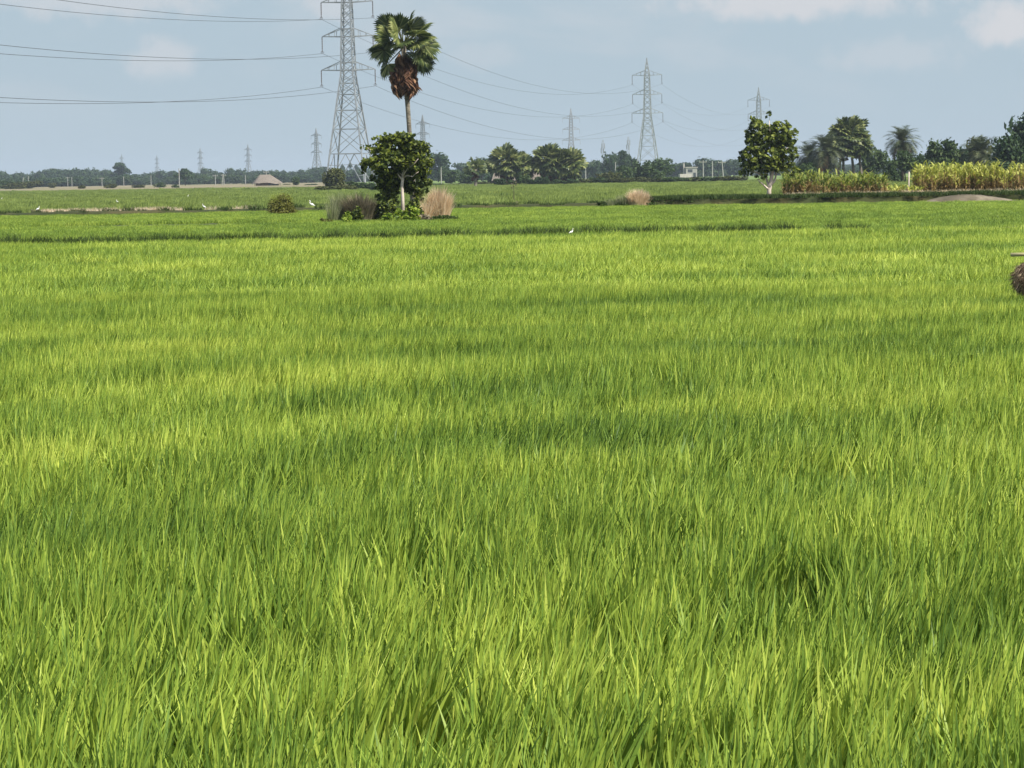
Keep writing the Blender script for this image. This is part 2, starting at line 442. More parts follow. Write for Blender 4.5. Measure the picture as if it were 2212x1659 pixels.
def rice(name, P, coll, nsrc, s0, label, tint0, tvar, wide=1.0, seed=0):
    x, y = P[:, 0], P[:, 1]
    n = len(P)
    big = fnoise(x / 7.0, y / 3.2, 3 + seed, 4)          # lodging and vigour, in patches across the wind
    mid = fnoise(x / 1.6, y / 1.1, 11 + seed, 3)
    wave = fnoise(x / 1.9 - y * .35, y / 1.3 + .1 * x, 23 + seed, 3)
    hs = s0 * (0.86 + .20 * mid + .20 * (big - .5) * 2 + RNG.uniform(-.05, .05, n))
    w = s0 * wide * (1.0 + RNG.uniform(-.12, .12, n))
    lean = (wave - .45) * .7
    rot = np.stack([(mid - .5) * .35 + RNG.normal(0, .05, n), lean * .55 + RNG.normal(0, .05, n), RNG.uniform(-.45, .45, n)], 1)
    scl = np.stack([w, w, hs], 1)
    tint = tint0 + tvar * ((fnoise(x / 2.2 + 9 - .55 * y, y / 2.2 + .12 * x, 41 + seed, 4) - .5) * 1.9 + (mid - .5) * .9) + RNG.normal(0, .05, n)
    return scatter(name, coll, np.stack([x, y, np.zeros(n)], 1), rot, scl, RNG.integers(0, nsrc, n), np.clip(tint, .02, .98), label, 'rice')

P1 = grid_points(4.6, 33, .162, 1.6)
P1 = P1[fnoise(P1[:, 0] / .36, P1[:, 1] / .40, 91, 2) > .30]
rice('rice_plants', P1, hill, 14, 1.0, 'long bright green rice leaves filling the foreground', .54, .44)
P1b = grid_points(33, 74, .72, 3.0, ratio=.8)
P1b = P1b[P1b[:, 1] < bund1(P1b[:, 0]) - .6]
rice('rice_plants', P1b, patch, 8, .95, 'yellow green rice in the middle of the near field before the dark bund', .60, .40)
P2 = grid_points(66, 141, .85, 5.0, ratio=1.0)
P2 = P2[(P2[:, 1] > bund1(P2[:, 0]) + .9) & (P2[:, 1] < bund2(P2[:, 0]) - 1.0)]
isl = lambda P: (((P[:, 0] + 14.5) / 7.2) ** 2 + ((P[:, 1] - 106.5) / 5.5) ** 2) > 1
P2 = P2[isl(P2)]
_q = P2[:, 1] > 98 - .05 * P2[:, 0] + 6 * np.sin(P2[:, 0] * .12)
rice('rice_plants', P2[~_q], patch, 8, .56, 'darker green strip of rice just behind the dark bund', .43, .22, 1.25, 5)
rice('rice_plants', P2[_q], patch, 8, .54, 'green rice around the tree and palm up to the far bank', .50, .20, 1.25, 7)
P3 = grid_points(141, 560, 2.9, 20.0, .22)
P3 = P3[(P3[:, 1] > bund2(P3[:, 0]) + 3.0) & (P3[:, 1] < bund3(P3[:, 0]) - 4)]
P3 = P3[~((P3[:, 0] > 15) & (P3[:, 1] < 180))]
rice('rice_plants', P3, patchf, 5, .85, 'pale green rice in the far fields beyond the bank', .46, .24, 1.0, 9)

# ---- bunds (low earth ridges) with their weeds
def ridge(name, xs, fy, h, w, mat, seed=0, hvar=.35, z0=-.02):
    V = []; Fc = []
    prof = [(-1, 0), (-.75, .55), (-.4, .93), (0, 1.0), (.4, .9), (.8, .5), (1, 0)]
    for i, x in enumerate(xs):
        y = float(fy(x)); hh = h(x) if callable(h) else h
        hh *= 1 - hvar / 2 + hvar * float(fnoise(x / 3.0, 0.3, seed + 5))
        for j, (a, b) in enumerate(prof):
            V.append((x, y + a * w * (1 + .15 * math.sin(x * 1.3)), z0 + b * hh + .05 * (float(vnoise(x * 1.7, j * 1.3, seed)) - .5) * (b > 0)))
    n = len(prof)
    for i in range(len(xs) - 1):
        for j in range(n - 1):
            a = i * n + j
            Fc.append((a, a + n, a + n + 1, a + 1))
    o = link(name, mesh_np(name, V, Fc, mat, True)); tag(o, kind='structure')
    return o
ridge('field_bund', list(np.arange(-24, 24, .4)), bund1, .32, .5, M['ground'], 2)
def bank_h(x):
    a = .34
    if x > 5: a = .34 + .24 * min(1, (x - 5) / 4)
    return a
ridge('earth_bank', list(np.arange(-48, 48, .6)), bund2, bank_h, 1.5, M['bank'], 4)

weed = source_coll('weed_tuft', [tuft_mesh('weed_tuft', 70, .32, .42, .02, M['bundgrass'], 2, (.12, 0), .6, .6, seed=120 + i) for i in range(5)])
xs = np.arange(-22, 9.5, .22); n = len(xs)
keep = fnoise(xs / 1.4, 0 * xs, 77) > .27
xs = xs[keep] + RNG.uniform(-.2, .2, keep.sum()); n = len(xs)
scatter('bund_weeds', weed, np.stack([xs, bund1(xs) - .1 + RNG.uniform(-.25, .25, n), np.full(n, .24)], 1), np.stack([0 * xs, 0 * xs, RNG.uniform(0, 6.28, n)], 1),
        np.stack([RNG.uniform(.7, 1.1, n)] * 2 + [RNG.uniform(.70, 1.05, n)], 1), RNG.integers(0, 5, n), RNG.uniform(0, 1, n), 'dark green weeds growing along the nearest bund', 'weeds')
xs = np.concatenate([np.arange(-46, 8, .8), np.arange(6, 46, .07)]); n = len(xs)
xs = xs + RNG.uniform(-.3, .3, n)
yy = bund2(xs) + RNG.uniform(-1.3, 1.0, n)
scatter('bank_weeds', source_coll('bank_tuft', [tuft_mesh('bank_tuft', 80, .4, .36, .03, M['bundgrass'], 2, (.12, 0), .6, .6, seed=140 + i) for i in range(5)]),
        np.stack([xs, yy, np.array([bank_h(v) for v in xs]) * .85], 1), np.stack([0 * xs, 0 * xs, RNG.uniform(0, 6.28, n)], 1),
        np.stack([RNG.uniform(.7, 1.2, n)] * 2 + [RNG.uniform(.5, 1.1, n)], 1), RNG.integers(0, 5, n), RNG.uniform(0, 1, n), 'dark olive weeds covering the low earth bank', 'weeds')
# dry straw-coloured grass on the left part of the bank
xs = np.concatenate([RNG.uniform(-27, -19, 34), RNG.uniform(-29, -12, 14), RNG.uniform(14, 24, 20)]); n = len(xs)
drytuft = source_coll('dry_tuft', [tuft_mesh('dry_tuft', 70, .5, .42, .03, M['straw'], 2, (.12, 0), .5, .6, seed=160 + i) for i in range(4)])
scatter('dry_grass', drytuft, np.stack([xs, bund2(xs) + RNG.uniform(1.2, 3.4, n), np.full(n, .2)], 1), np.stack([0 * xs, 0 * xs, RNG.uniform(0, 6.28, n)], 1),
        np.stack([RNG.uniform(.8, 1.6, n)] * 2 + [RNG.uniform(.5, 1.0, n)], 1), RNG.integers(0, 4, n), RNG.uniform(0, 1, n), 'dry yellowish grass on the bank behind the green rice', 'grass')

V = []; Fc = []
_xs = np.arange(14.5, 64, 1.0)
for x in _xs:
    e = min(1.0, (x - 14.5) / 2.5)
    for (y, z) in ((139.9 - .02 * x, .22), (141.8, .36), (150, .38), (166, .36), (169, -.02)):
        V.append((x, y, z * e - .02))
for i in range(len(_xs) - 1):
    for j in range(4):
        a = i * 5 + j; Fc.append((a, a + 5, a + 6, a + 1))
o = link('crop_plot', mesh_np('crop_plot', V, Fc, M['bank'], True)); tag(o, kind='structure')

# ------------------------------------------------------------------ broadleaf crowns
def leaf_cloud(lobes, nleaf, size, rng, clumps=14, clump_r=.26, core=.35, up=.5, dens_pow=.33, aspect=.6):
    """leaf-sized folded faces gathered in clumps over ellipsoid lobes (cx, cy, cz, rx, ry, rz)"""
    lobes = np.array(lobes, float)
    vol = (lobes[:, 3] * lobes[:, 4] * lobes[:, 5]) ** (2 / 3)
    cent = []; crad = []
    for l, v in zip(lobes, vol / vol.sum()):
        k = max(3, int(round(clumps * v * len(lobes) ** .5)))
        d = rng.normal(size=(k, 3)); d /= np.linalg.norm(d, axis=1)[:, None]
        rr = rng.uniform(.55, 1.0, k)[:, None]
        cent.append(l[:3] + d * rr * l[3:6]); crad.append(np.tile(l[3:6] * clump_r, (k, 1)) * rng.uniform(.7, 1.35, (k, 1)))
    cent = np.concatenate(cent); crad = np.concatenate(crad)
    nc = int(nleaf * (1 - core)); ni = nleaf - nc
    w = (crad.prod(1)) ** (2 / 3); w /= w.sum()
    i = rng.choice(len(cent), nc, p=w)
    d = rng.normal(size=(nc, 3)); d /= np.linalg.norm(d, axis=1)[:, None]
    P = cent[i] + d * crad[i] * (rng.uniform(.35, 1.1, (nc, 1)))
    j = rng.choice(len(lobes), ni, p=vol / vol.sum())
    d2 = rng.normal(size=(ni, 3)); d2 /= np.linalg.norm(d2, axis=1)[:, None]
    P2_ = lobes[j, :3] + d2 * lobes[j, 3:6] * rng.uniform(.1, .85, (ni, 1)) ** .6
    P = np.concatenate([P, P2_]); D_ = np.concatenate([d, d2])
    n = len(P)
    nor = D_ * .6 + rng.normal(size=(n, 3)) * .55 + np.array([0, 0, up]); nor /= np.linalg.norm(nor, axis=1)[:, None]
    t = np.cross(nor, rng.normal(size=(n, 3))); t /= np.linalg.norm(t, axis=1)[:, None]
    b = np.cross(nor, t)
    s = (size * rng.uniform(.6, 1.35, (n, 1)))
    A = P - t * s; B = P + b * s * aspect - nor * s * .18; C = P + t * s; Dd = P - b * s * aspect - nor * s * .18
    V = np.stack([A, B, C, Dd], 1).reshape(-1, 3)
    Fc = []
    for q in range(n):
        a = 4 * q; Fc.append((a, a + 1, a + 2)); Fc.append((a, a + 2, a + 3))
    return V, Fc

def limbs(mb, p0, p1, r0, r1, rng, n=5, wob=.06):
    pts = []; rad = []
    p0 = np.array(p0, float); p1 = np.array(p1, float); Ln = np.linalg.norm(p1 - p0)
    for i in range(n):
        t = i / (n - 1)
        off = rng.normal(size=3) * wob * Ln * math.sin(t * math.pi)
        pts.append(p0 + (p1 - p0) * t + off); rad.append(r0 + (r1 - r0) * t)
    mb.tube([Vector(p) for p in pts], rad, 7)
    return pts

def view_lobes(X0, Y0, d, lst, flat=.9):
    """lobes given in view pixels around base pixel X0,Y0 -> metres"""
    m = mpp(d); o = []
    for (x, y, rx, ry) in lst:
        o.append(((x - X0) * m, RNG.uniform(-.25, .25) * rx * m, (Y0 - y) * m, rx * m, rx * m * flat, ry * m))
    return o

# ---- the leafy tree in front of the palm
T_D = 105.5
def feature_tree(name, X0, Y0, d, lob, nleaf, lsize, trunkpts, limb_pts, mat, bark, label, cat='tree', r0=.11, clumps=30, clump_r=.30, core=.3, back=0.0):
    o = empty(name, base(X0, d))
    rng = np.random.default_rng(int(X0))
    lobes = view_lobes(X0, Y0, d, lob)
    lobes = [(a, b + back * max(0, min(1, 1 - (c - zb) / 1.5)), c, e, f, g) for a, b, c, e, f, g in lobes for zb in [1.05]]
    V, Fc = leaf_cloud(lobes, nleaf, lsize, rng, clumps=clumps, clump_r=clump_r, core=core, aspect=.7)
    link('crown', mesh_np('crown', V, Fc, mat), o)
    m = mpp(d)
    mb = MB()
    tp = [((x - X0) * m, 0, (Y0 - y) * m) for x, y in trunkpts]
    tp[0] = (tp[0][0], 0, -.1)
    mb.tube(tp, [r0 * (1.35 if i == 0 else 1 - .35 * i / len(tp)) for i in range(len(tp))], 9)
    for (a, b, r) in limb_pts:
        limbs(mb, ((a[0] - X0) * m, 0, (Y0 - a[1]) * m), ((b[0] - X0) * m, RNG.uniform(-.6, .6), (Y0 - b[1]) * m), r, r * .35, rng)
    mb.build('trunk', bark, o, smooth=True)
    tag(o, label, cat)
    return o
def GY(X, d):                               # view row of the ground at distance d
    lo, hi = 385, 1700
    for _ in range(40):
        mid_ = (lo + hi) / 2
        g = ground(X, mid_)
        if g.y > d or g.y < 0: lo = mid_
        else: hi = mid_
    return (lo + hi) / 2
Y0t = GY(868, T_D)
feature_tree('leafy_tree', 868, Y0t, T_D,
    [(862, 322, 48, 30), (896, 348, 38, 32), (832, 350, 40, 30), (870, 300, 34, 15), (810, 318, 20, 10), (787, 316, 10, 8), (798, 352, 22, 14), (908, 322, 24, 20),
     (846, 385, 46, 24), (892, 390, 36, 26), (912, 368, 22, 22), (836, 408, 30, 18), (903, 418, 20, 20), (822, 300, 20, 8), (832, 430, 28, 18), (920, 400, 14, 14), (785, 366, 12, 8), (884, 408, 18, 16), (852, 398, 16, 12), (868, 372, 26, 16), (842, 295, 18, 9)],
    9800, .088, [(868, Y0t), (869, 430), (868, 400), (872, 370), (878, 335)],
    [((869, 390), (835, 345), .035), ((870, 385), (905, 345), .035), ((870, 372), (850, 315), .03), ((869, 378), (795, 318), .03), ((870, 385), (905, 372), .03)],
    M['leaf_big'], M['bark_pale'], 'dense broad-leaved tree with a pale thin trunk standing in front of the tall palm', r0=.075, clumps=150, clump_r=.20, core=.16, back=1.2)

# ---- the leafy tree at the right, behind the bank
Y1 = GY(1660, 152.0)
feature_tree('leafy_tree', 1660, Y1, 152.0,
    [(1645, 290, 34, 30), (1685, 300, 34, 34), (1630, 335, 32, 28), (1665, 335, 36, 26), (1700, 335, 26, 28), (1662, 252, 10, 12), (1632, 266, 18, 14), (1690, 268, 16, 10),
     (1615, 355, 16, 14), (1712, 300, 14, 16), (1650, 362, 30, 12), (1690, 360, 26, 13), (1612, 372, 18, 11), (1712, 370, 18, 13), (1642, 380, 18, 8), (1720, 285, 8, 8), (1662, 246, 7, 8), (1634, 262, 12, 10)],
    5000, .135, [(1661, Y1), (1661, 412), (1664, 400), (1668, 375), (1670, 340)],
    [((1660, 409), (1636, 388), .075), ((1661, 405), (1652, 372), .09), ((1664, 402), (1682, 362), .08), ((1655, 375), (1640, 330), .06), ((1672, 366), (1700, 320), .06), ((1668, 345), (1662, 262), .06), ((1648, 382), (1618, 365), .06)],
    M['leaf_big'], M['bark_pale'], 'broad-leaved tree with a white forked trunk standing behind the earth bank', r0=.14, clumps=150, clump_r=.18, core=.05)

# ------------------------------------------------------------------ palms
def fan_leaf(V, Fc, org, dirv, upv, R0, droop, rng, nseg=26, spread=2.15, fold=.10):
    """palmyra leaf: fan of pleated, split segments with origin at the petiole's end"""
    d = Vector(dirv).normalized(); u = Vector(upv); s = d.cross(u)
    if s.length < 1e-3: s = d.cross(Vector((1, 0, 0)))
    s.normalize(); u = s.cross(d).normalized()
    org = Vector(org)
    for i in range(nseg):
        a = (i / (nseg - 1) - .5) * 2 * spread * .95
        da = spread / nseg * .98
        R = R0 * (.80 + .20 * math.cos(a * .7)) * rng.uniform(.9, 1.06)
        def P_(ang, r, zz):
            v = d * math.cos(ang) * r + s * math.sin(ang) * r + u * (zz - droop * (r / R0) ** 2 * R0)
            return org + v
        n = len(V)
        z = fold * R0 * .35
        V += [tuple(P_(a - da, R * .06, 0)), tuple(P_(a + da, R * .06, 0)), tuple(P_(a + da, R * .80, 0)), tuple(P_(a, R, -.06 * R0 * rng.uniform(0, 2))), tuple(P_(a - da, R * .80, 0)), tuple(P_(a, R * .76, z))]
        Fc += [(n, n + 5, n + 4), (n, n + 1, n + 5), (n + 1, n + 2, n + 5), (n + 2, n + 3, n + 5), (n + 3, n + 4, n + 5)]

def palmyra(name, X0, d, ytop, ycrown, Rm, label, seed=0, nleaves=30, skirt=26, skirt_len=None, trunk_r=.17, lean=(0, 0), pet=.9, low=(-.1), group=None, extra=(), nseg=26, emit=True):
    """lean: shift of the trunk top in metres; Rm: radius of the whole crown"""
    rng = random.Random(seed)
    b = base(X0, d)
    zc = far(X0, ycrown, d).z
    o = empty(name, b)
    topx, topy = lean
    mb = MB(); pts = []; rad = []
    for i in range(9):
        t = i / 8
        pts.append((topx * (t ** 1.2), topy * t, -.1 + (zc + .1) * t)); rad.append(trunk_r * (1.5 if i == 0 else 1.0 + .12 * math.sin(t * 9) - .12 * t))
    mb.tube(pts, rad, 12)
    mb.build('trunk', M['palmtrunk'], o, smooth=True)
    V = []; Fc = []; pm = MB()
    top = Vector((topx, topy, zc))
    R0 = Rm * .54; pl = Rm * .54
    dirs = []
    for i in range(nleaves):
        el = math.asin(min(1, max(-1, low + (1.0 - low) * ((i + .5) / nleaves) ** .9)))
        az = i * 2.39996 + rng.uniform(-.3, .3)
        dirs.append((az, el))
    dirs += list(extra)
    for az, el in dirs:
        dv = Vector((math.cos(az) * math.cos(el), math.sin(az) * math.cos(el), math.sin(el)))
        st = top + Vector((dv.x * .12, dv.y * .12, rng.uniform(-.25, .2)))
        en = st + dv * pl * rng.uniform(.85, 1.15)
        pm.bar(st, en, .07 * Rm / 2, .035 * Rm / 2)
        upv = Vector((0, 0, 1)).cross(dv).cross(dv) * -1
        upv = (upv.normalized() if upv.length > .01 else Vector((1, 0, 0))) + Vector((rng.uniform(-1.1, 1.1), rng.uniform(-1.6, .6), rng.uniform(-.4, .4)))
        fd = (dv + Vector((0, 0, -.22 if el < .5 else -.05))).normalized()
        fan_leaf(V, Fc, en, fd, upv, R0 * rng.uniform(.9, 1.1), rng.uniform(.05, .3), rng, nseg=nseg)
    link('crown', mesh_np('crown', V, Fc, M['palmleaf']), o)
    pm.build('leaf_stalks', M['olivegrass'], o)
    if skirt:
        V = []; Fc = []; sl = skirt_len or Rm * 1.4
        for i in range(skirt):
            az = rng.random() * 6.283
            t = rng.random()
            z = zc - .1 * sl - t * sl * .62
            rr = trunk_r + (.10 + .24 * math.sin(min(1, t * 1.15) * math.pi * .75)) * Rm * .42
            st = Vector((topx + math.cos(az) * rr * .8, topy + math.sin(az) * rr * .8, z))
            dv = Vector((math.cos(az) * .22, math.sin(az) * .22, -1))
            fan_leaf(V, Fc, st, dv, (math.cos(az + rng.uniform(-.8, .8)), math.sin(az + rng.uniform(-.8, .8)), .2), sl * .36 * rng.uniform(.8, 1.15), rng.uniform(-.1, .35), rng, nseg=14, spread=.75, fold=.5)
        link('dead_leaf_skirt', mesh_np('dead_leaf_skirt', V, Fc, M['palmdead']), o)
    tag(o, label, 'palm', group)
    return o

PD = 150.0
_pb = base(893, PD)
palmyra('palmyra_palm', 893, PD, 22, 98, 2.0, 'tall fan palm with a shaggy skirt of brown dead leaves rising behind the leafy tree', seed=3, nleaves=22, skirt=60, skirt_len=3.0, trunk_r=.165,
        lean=((877 - 893) * mpp(PD) + .0, 0), low=-.12, extra=((3.35, -.62), (-.25, -.55), (2.9, -.75), (.35, -.7), (3.6, -.35), (.1, -.2)), nseg=30)

# feather palm (date palm)
def date_palm(name, X0, d, ycrown, Rm, label, seed=0, nf=38, dead=10, trunk_r=.2, droopy=1.0, lowel=-.5, group=None):
    rng = random.Random(seed)
    o = empty(name, base(X0, d)); zc = max(.6, far(X0, ycrown, d).z)
    mb = MB(); mb.tube([(0, 0, -.1), (.05, 0, zc * .5), (0, 0, zc)], [trunk_r * 1.3, trunk_r, trunk_r * 1.1], 10)
    mb.build('trunk', M['bark'], o, smooth=True)
    def fronds(count, e0, e1, mat, nm, drp):
        V = []; Fc = []
        for i in range(count):
            az = i * 2.39996 + rng.uniform(-.2, .2); el = e0 + (e1 - e0) * (i + .5) / count + rng.uniform(-.1, .1)
            L_ = Rm * rng.uniform(.85, 1.08); ns = 9; p = Vector((0, 0, zc)); e = el
            side = Vector((-math.sin(az), math.cos(az), 0))
            for k in range(ns):
                t = k / ns
                dv = Vector((math.cos(az) * math.cos(e), math.sin(az) * math.cos(e), math.sin(e)))
                q = p + dv * L_ / ns
                n = len(V); V += [tuple(p - side * .03), tuple(p + side * .03), tuple(q + side * .02), tuple(q - side * .02)]; Fc.append((n, n + 1, n + 2, n + 3))
                ll = Rm * .34 * math.sin(math.pi * (.12 + .85 * t)) ** .7
                nrm = side.cross(dv)
                for sgn in (-1, 1):
                    for f in (.05, .35, .68):
                        c = p.lerp(q, f)
                        tip = c + (side * sgn * .8 + dv * .65 + nrm * -.25 + Vector((0, 0, -.25 * rng.random()))) * ll
                        n = len(V); w_ = dv * (L_ / ns * .28)
                        V += [tuple(c), tuple(c + w_), tuple(tip)]; Fc.append((n, n + 1, n + 2))
                p = q; e -= drp * (.12 + .2 * t) * rng.uniform(.8, 1.2)
        link(nm, mesh_np(nm, V, Fc, mat), o)
    fronds(nf, lowel, 1.45, M['feather'], 'crown', droopy)
    if dead: fronds(dead, -1.1, -.6, M['palmdead'], 'dead_fronds', .6)
    tag(o, label, 'palm', group)
    return o

# mid-distance palmyras
for (X, yc, R, ys, lab, sd, le) in [
    (1092, 352, 3.4, 0, 'bushy low fan palm at the left end of the fan palm clumps', 11, (0, 0)),
    (1122, 362, 3.1, 0, 'right smaller palm of the leftmost clump of low fan palms', 12, (0, 0)),
    (1180, 348, 3.4, 0, 'bushy fan palm in the middle clump, its crown reaching highest', 13, (0, 0)),
    (1208, 358, 3.2, 0, 'fan palm between the tallest low palm and the one at the clump end', 14, (0, 0)),
    (1232, 356, 3.3, 0, 'rightmost low fan palm of the clump left of the mid-distance pylon', 15, (0, 0))]:
    palmyra('palmyra_palm', X, 470.0, 0, yc, R, lab, seed=sd, nleaves=46, skirt=24, skirt_len=4.0, trunk_r=.28, low=-.75, lean=le, nseg=12, group='low fan palms at the edge of the far field')
palmyra('palmyra_palm', 1027, 440.0, 0, 366, 2.1, 'small fan palm standing alone left of the fan palm clumps', seed=16, nleaves=18, skirt=10, skirt_len=2.2, trunk_r=.25, low=-.2, nseg=10)
for (X, yc, R, lab, sd, le) in [
    (1846, 293, 3.2, 'tallest fan palm of the dark clump behind the green crop', 21, (-.8, 0)),
    (1808, 300, 2.9, 'fan palm with a bent-over crown left of the tallest in the dark clump', 22, (1.2, 0)),
    (1822, 318, 2.8, 'lower fan palm in the middle of the dark clump behind the green crop', 23, (0, 0)),
    (1862, 312, 2.5, 'small fan palm under the right side of the tallest crown', 24, (-.6, 0))]:
    palmyra('palmyra_palm', X, 390.0, 0, yc, R, lab, seed=sd, nleaves=44, skirt=9, skirt_len=2.2, trunk_r=.24, low=-.5, lean=le, nseg=12, group='fan palms behind the green crop')
date_palm('date_palm', 1783, 380.0, 325, 3.6, 'grey green feather palm at the left of the fan palm clump', 31, nf=64, droopy=.8, lowel=-.9, dead=8)
date_palm('date_palm', 1748, 385.0, 338, 3.2, 'low feather palm touching the crown of the tree with the white trunk', 32, nf=56, lowel=-.9, dead=0, droopy=.8)
date_palm('date_palm', 1949, 360.0, 306, 3.0, 'tall date palm with a round crown standing clear against the sky', 33, nf=60, dead=14, lowel=-.7, droopy=.75)
date_palm('date_palm', 2118, 340.0, 330, 3.2, 'date palm with drooping grey fronds behind the yellow crop', 34, nf=60, dead=8, lowel=-.8, droopy=.8)
date_palm('date_palm', 2160, 335.0, 345, 2.6, 'small date palm next to the big tree at the right edge', 35, nf=34, dead=4, lowel=-.6)

# ------------------------------------------------------------------ generic trees further off
def crown_variant(seed, kind):
    rng = np.random.default_rng(seed)
    lb = []
    if kind == 'round':
        lb.append((0, 0, .55, .40, .40, .36))
        for i in range(7):
            a = rng.uniform(0, 6.28); lb.append((math.cos(a) * .26, math.sin(a) * .26, rng.uniform(.35, .82), .2, .2, .15))
    elif kind == 'umbrella':
        for i in range(10):
            a = rng.uniform(0, 6.28); r = rng.uniform(.05, .42); lb.append((math.cos(a) * r, math.sin(a) * r, rng.uniform(.55, .82) - .25 * r, .24, .24, .13))
        lb.append((0, 0, .55, .35, .35, .22))
    elif kind == 'tall':
        for i in range(8):
            a = rng.uniform(0, 6.28); z = rng.uniform(.3, .88); r = .16 * (1.3 - z); lb.append((math.cos(a) * r, math.sin(a) * r, z, .2, .2, .13))
    elif kind == 'bush':
        for i in range(9):
            a = rng.uniform(0, 6.28); r = rng.uniform(0, .42); lb.append((math.cos(a) * r, math.sin(a) * r, rng.uniform(.2, .7) * (1 - .7 * r), .22, .22, .26))
    V, Fc = leaf_cloud(lb, 1500, .055, rng, clumps=34, clump_r=.36, core=.35, up=.6)
    V[:, 2] = np.maximum(V[:, 2], .0)
    zt = np.percentile(V[:, 2], 99.7); V[:, 2] /= zt
    r_ = np.percentile(np.abs(V[:, 0]), 99); V[:, :2] *= .5 / r_
    return V, Fc
CROWN = {}
def crown_mesh(kind, i, mk):
    key = (kind, i, mk)
    if key not in CROWN:
        kk = (kind, i)
        if kk not in CROWN: CROWN[kk] = crown_variant(200 + i * 13 + len(kind) * 7, kind)
        V, Fc = CROWN[kk]
        CROWN[key] = mesh_np('crown', V, Fc, M[mk])
    return CROWN[key]
_tm = {}
def trunk_mesh(i, mk='bark'):
    if (i, mk) not in _tm:
        mb = MB(); rng = np.random.default_rng(i + 900)
        mb.tube([(0, 0, -.02), (.01, 0, .2), (rng.uniform(-.03, .03), 0, .45), (0, 0, .7)], [.035, .025, .02, .01], 7)
        for k in range(4):
            a = rng.uniform(0, 6.28)
            limbs(mb, (0, 0, rng.uniform(.15, .35)), (math.cos(a) * .25, math.sin(a) * .25, rng.uniform(.5, .7)), .015, .005, rng, 4)
        _tm[(i, mk)] = mesh_np('trunk', mb.v, mb.f, M[mk], True)
    return _tm[(i, mk)]
_cnt = [0]
def tree(X, ytop, wpx, d, kind, mk, label, group=None, name=None, ybase=None):
    """broadleaf tree: X centre, ytop, width in view pixels, d distance"""
    _cnt[0] += 1; i = _cnt[0]
    b = base(X, d); h = far(X, ytop, d).z; w = wpx * mpp(d)
    if kind == 'bush':
        o = link(name or 'bush', crown_mesh('bush', i % 4, mk), None, b)
        o.scale = (w, w, h); o.rotation_euler = (0, 0, i * 1.7)
        tag(o, label, 'bush', group); return o
    o = empty(name or 'tree', b, i * 2.1)
    c = link('crown', crown_mesh(kind, i % 4, mk), o); c.scale = (w, w, h)
    t = link('trunk', trunk_mesh(i % 3), o); t.scale = (min(w, h) * .9,) * 2 + (h,)
    tag(o, label, 'tree', group)
    return o

# left far tree line, from the left edge to the thatched hut
gl = 'trees of the far tree line left of the thatched hut'
ll = 'dark hazy tree in the far tree line left of the thatched hut'
for X, yt, w, k in [(-14, 368, 40, 'round'), (6, 369, 24, 'round'), (22, 376, 34, 'bush2'), (40, 372, 30, 'round'), (60, 375, 26, 'umbrella'), (83, 370, 34, 'round'), (102, 366, 30, 'round'), (120, 364, 34, 'umbrella'),
                    (140, 365, 30, 'round'), (160, 364, 34, 'round'), (176, 367, 28, 'umbrella'), (193, 363, 30, 'round'), (212, 366, 30, 'round'), (232, 366, 28, 'round'),
                    (292, 376, 34, 'umbrella'), (318, 373, 34, 'round'), (348, 368, 34, 'round'), (372, 369, 30, 'umbrella'),
                    (425, 373, 26, 'round'), (444, 362, 26, 'round'), (458, 368, 24, 'round'), (476, 372, 24, 'umbrella'), (497, 363, 26, 'round'), (520, 365, 30, 'round'), (540, 372, 26, 'round')]:
    tree(X, yt, w, 1500 + (_cnt[0] * 37 % 160), 'round' if k == 'bush2' else k, 'leaf_dark', ll, gl)
tree(262, 352, 38, 1400, 'tall', 'leaf_dark', 'tall round-headed dark tree standing above the left part of the far tree line')
tree(400, 364, 44, 980, 'umbrella', 'leaf_dark', 'dark flat-topped tree beside the tall white pole left of the thatched hut')
gm = 'trees of the far tree line between the hut and the near pylon'
lm = 'dark hazy tree in the far line between the hut and the nearest pylon'
for X, yt, w, k in [(562, 368, 30, 'round'), (588, 367, 36, 'umbrella'), (610, 368, 28, 'round'), (632, 370, 26, 'round'), (655, 366, 32, 'round'), (680, 361, 34, 'round'), (702, 360, 34, 'umbrella'), (722, 363, 30, 'round'), (745, 365, 34, 'round'), (770, 366, 36, 'round'), (795, 364, 30, 'round')]:
    tree(X, yt, w, 1500 + (_cnt[0] * 37 % 160), k, 'leaf_dark', lm, gm)
for X, yt in [(741, 355), (758, 353), (771, 356)]:
    tree(X, yt, 11, 1750, 'tall', 'leaf_dark', 'one of three small crowns sticking up between the legs of the nearest pylon', 'small crowns seen through the nearest pylon')
tree(641, 382, 24, 720, 'bush', 'leaf_mid', 'round mid green bush right of the thatched hut')
tree(947, 330, 56, 900, 'round', 'leaf_dark', 'large dark dome-shaped tree right of the leafy tree')
tree(1000, 352, 40, 1300, 'umbrella', 'leaf_dark', 'flat dark tree right of the large dome-shaped tree')
tree(1040, 340, 60, 950, 'round', 'leaf_dark', 'wide dark tree behind the small lone fan palm')
tree(975, 366, 60, 700, 'bush', 'leaf_mid', 'mid green scrub in front of the large dark dome-shaped tree')
tree(1010, 374, 50, 640, 'bush', 'leaf_mid', 'low green scrub left of the small lone fan palm')
tree(1075, 374, 60, 640, 'bush', 'leaf_dark', 'dark undergrowth between the small lone palm and the palm clumps')
gp = 'trees between the palm clumps and the mid-distance pylon'
tree(1150, 352, 50, 1200, 'round', 'leaf_dark', 'dark tree seen between the two clumps of low fan palms')
tree(1270, 350, 40, 1000, 'umbrella', 'leaf_dark', 'small umbrella-shaped tree just right of the low fan palms')
tree(1288, 346, 28, 1000, 'round', 'leaf_dark', 'narrow dark tree between the umbrella-shaped one and the domed pair')
tree(1318, 330, 40, 900, 'round', 'leaf_dark', 'left tree of the dark domed pair left of the mid-distance pylon')
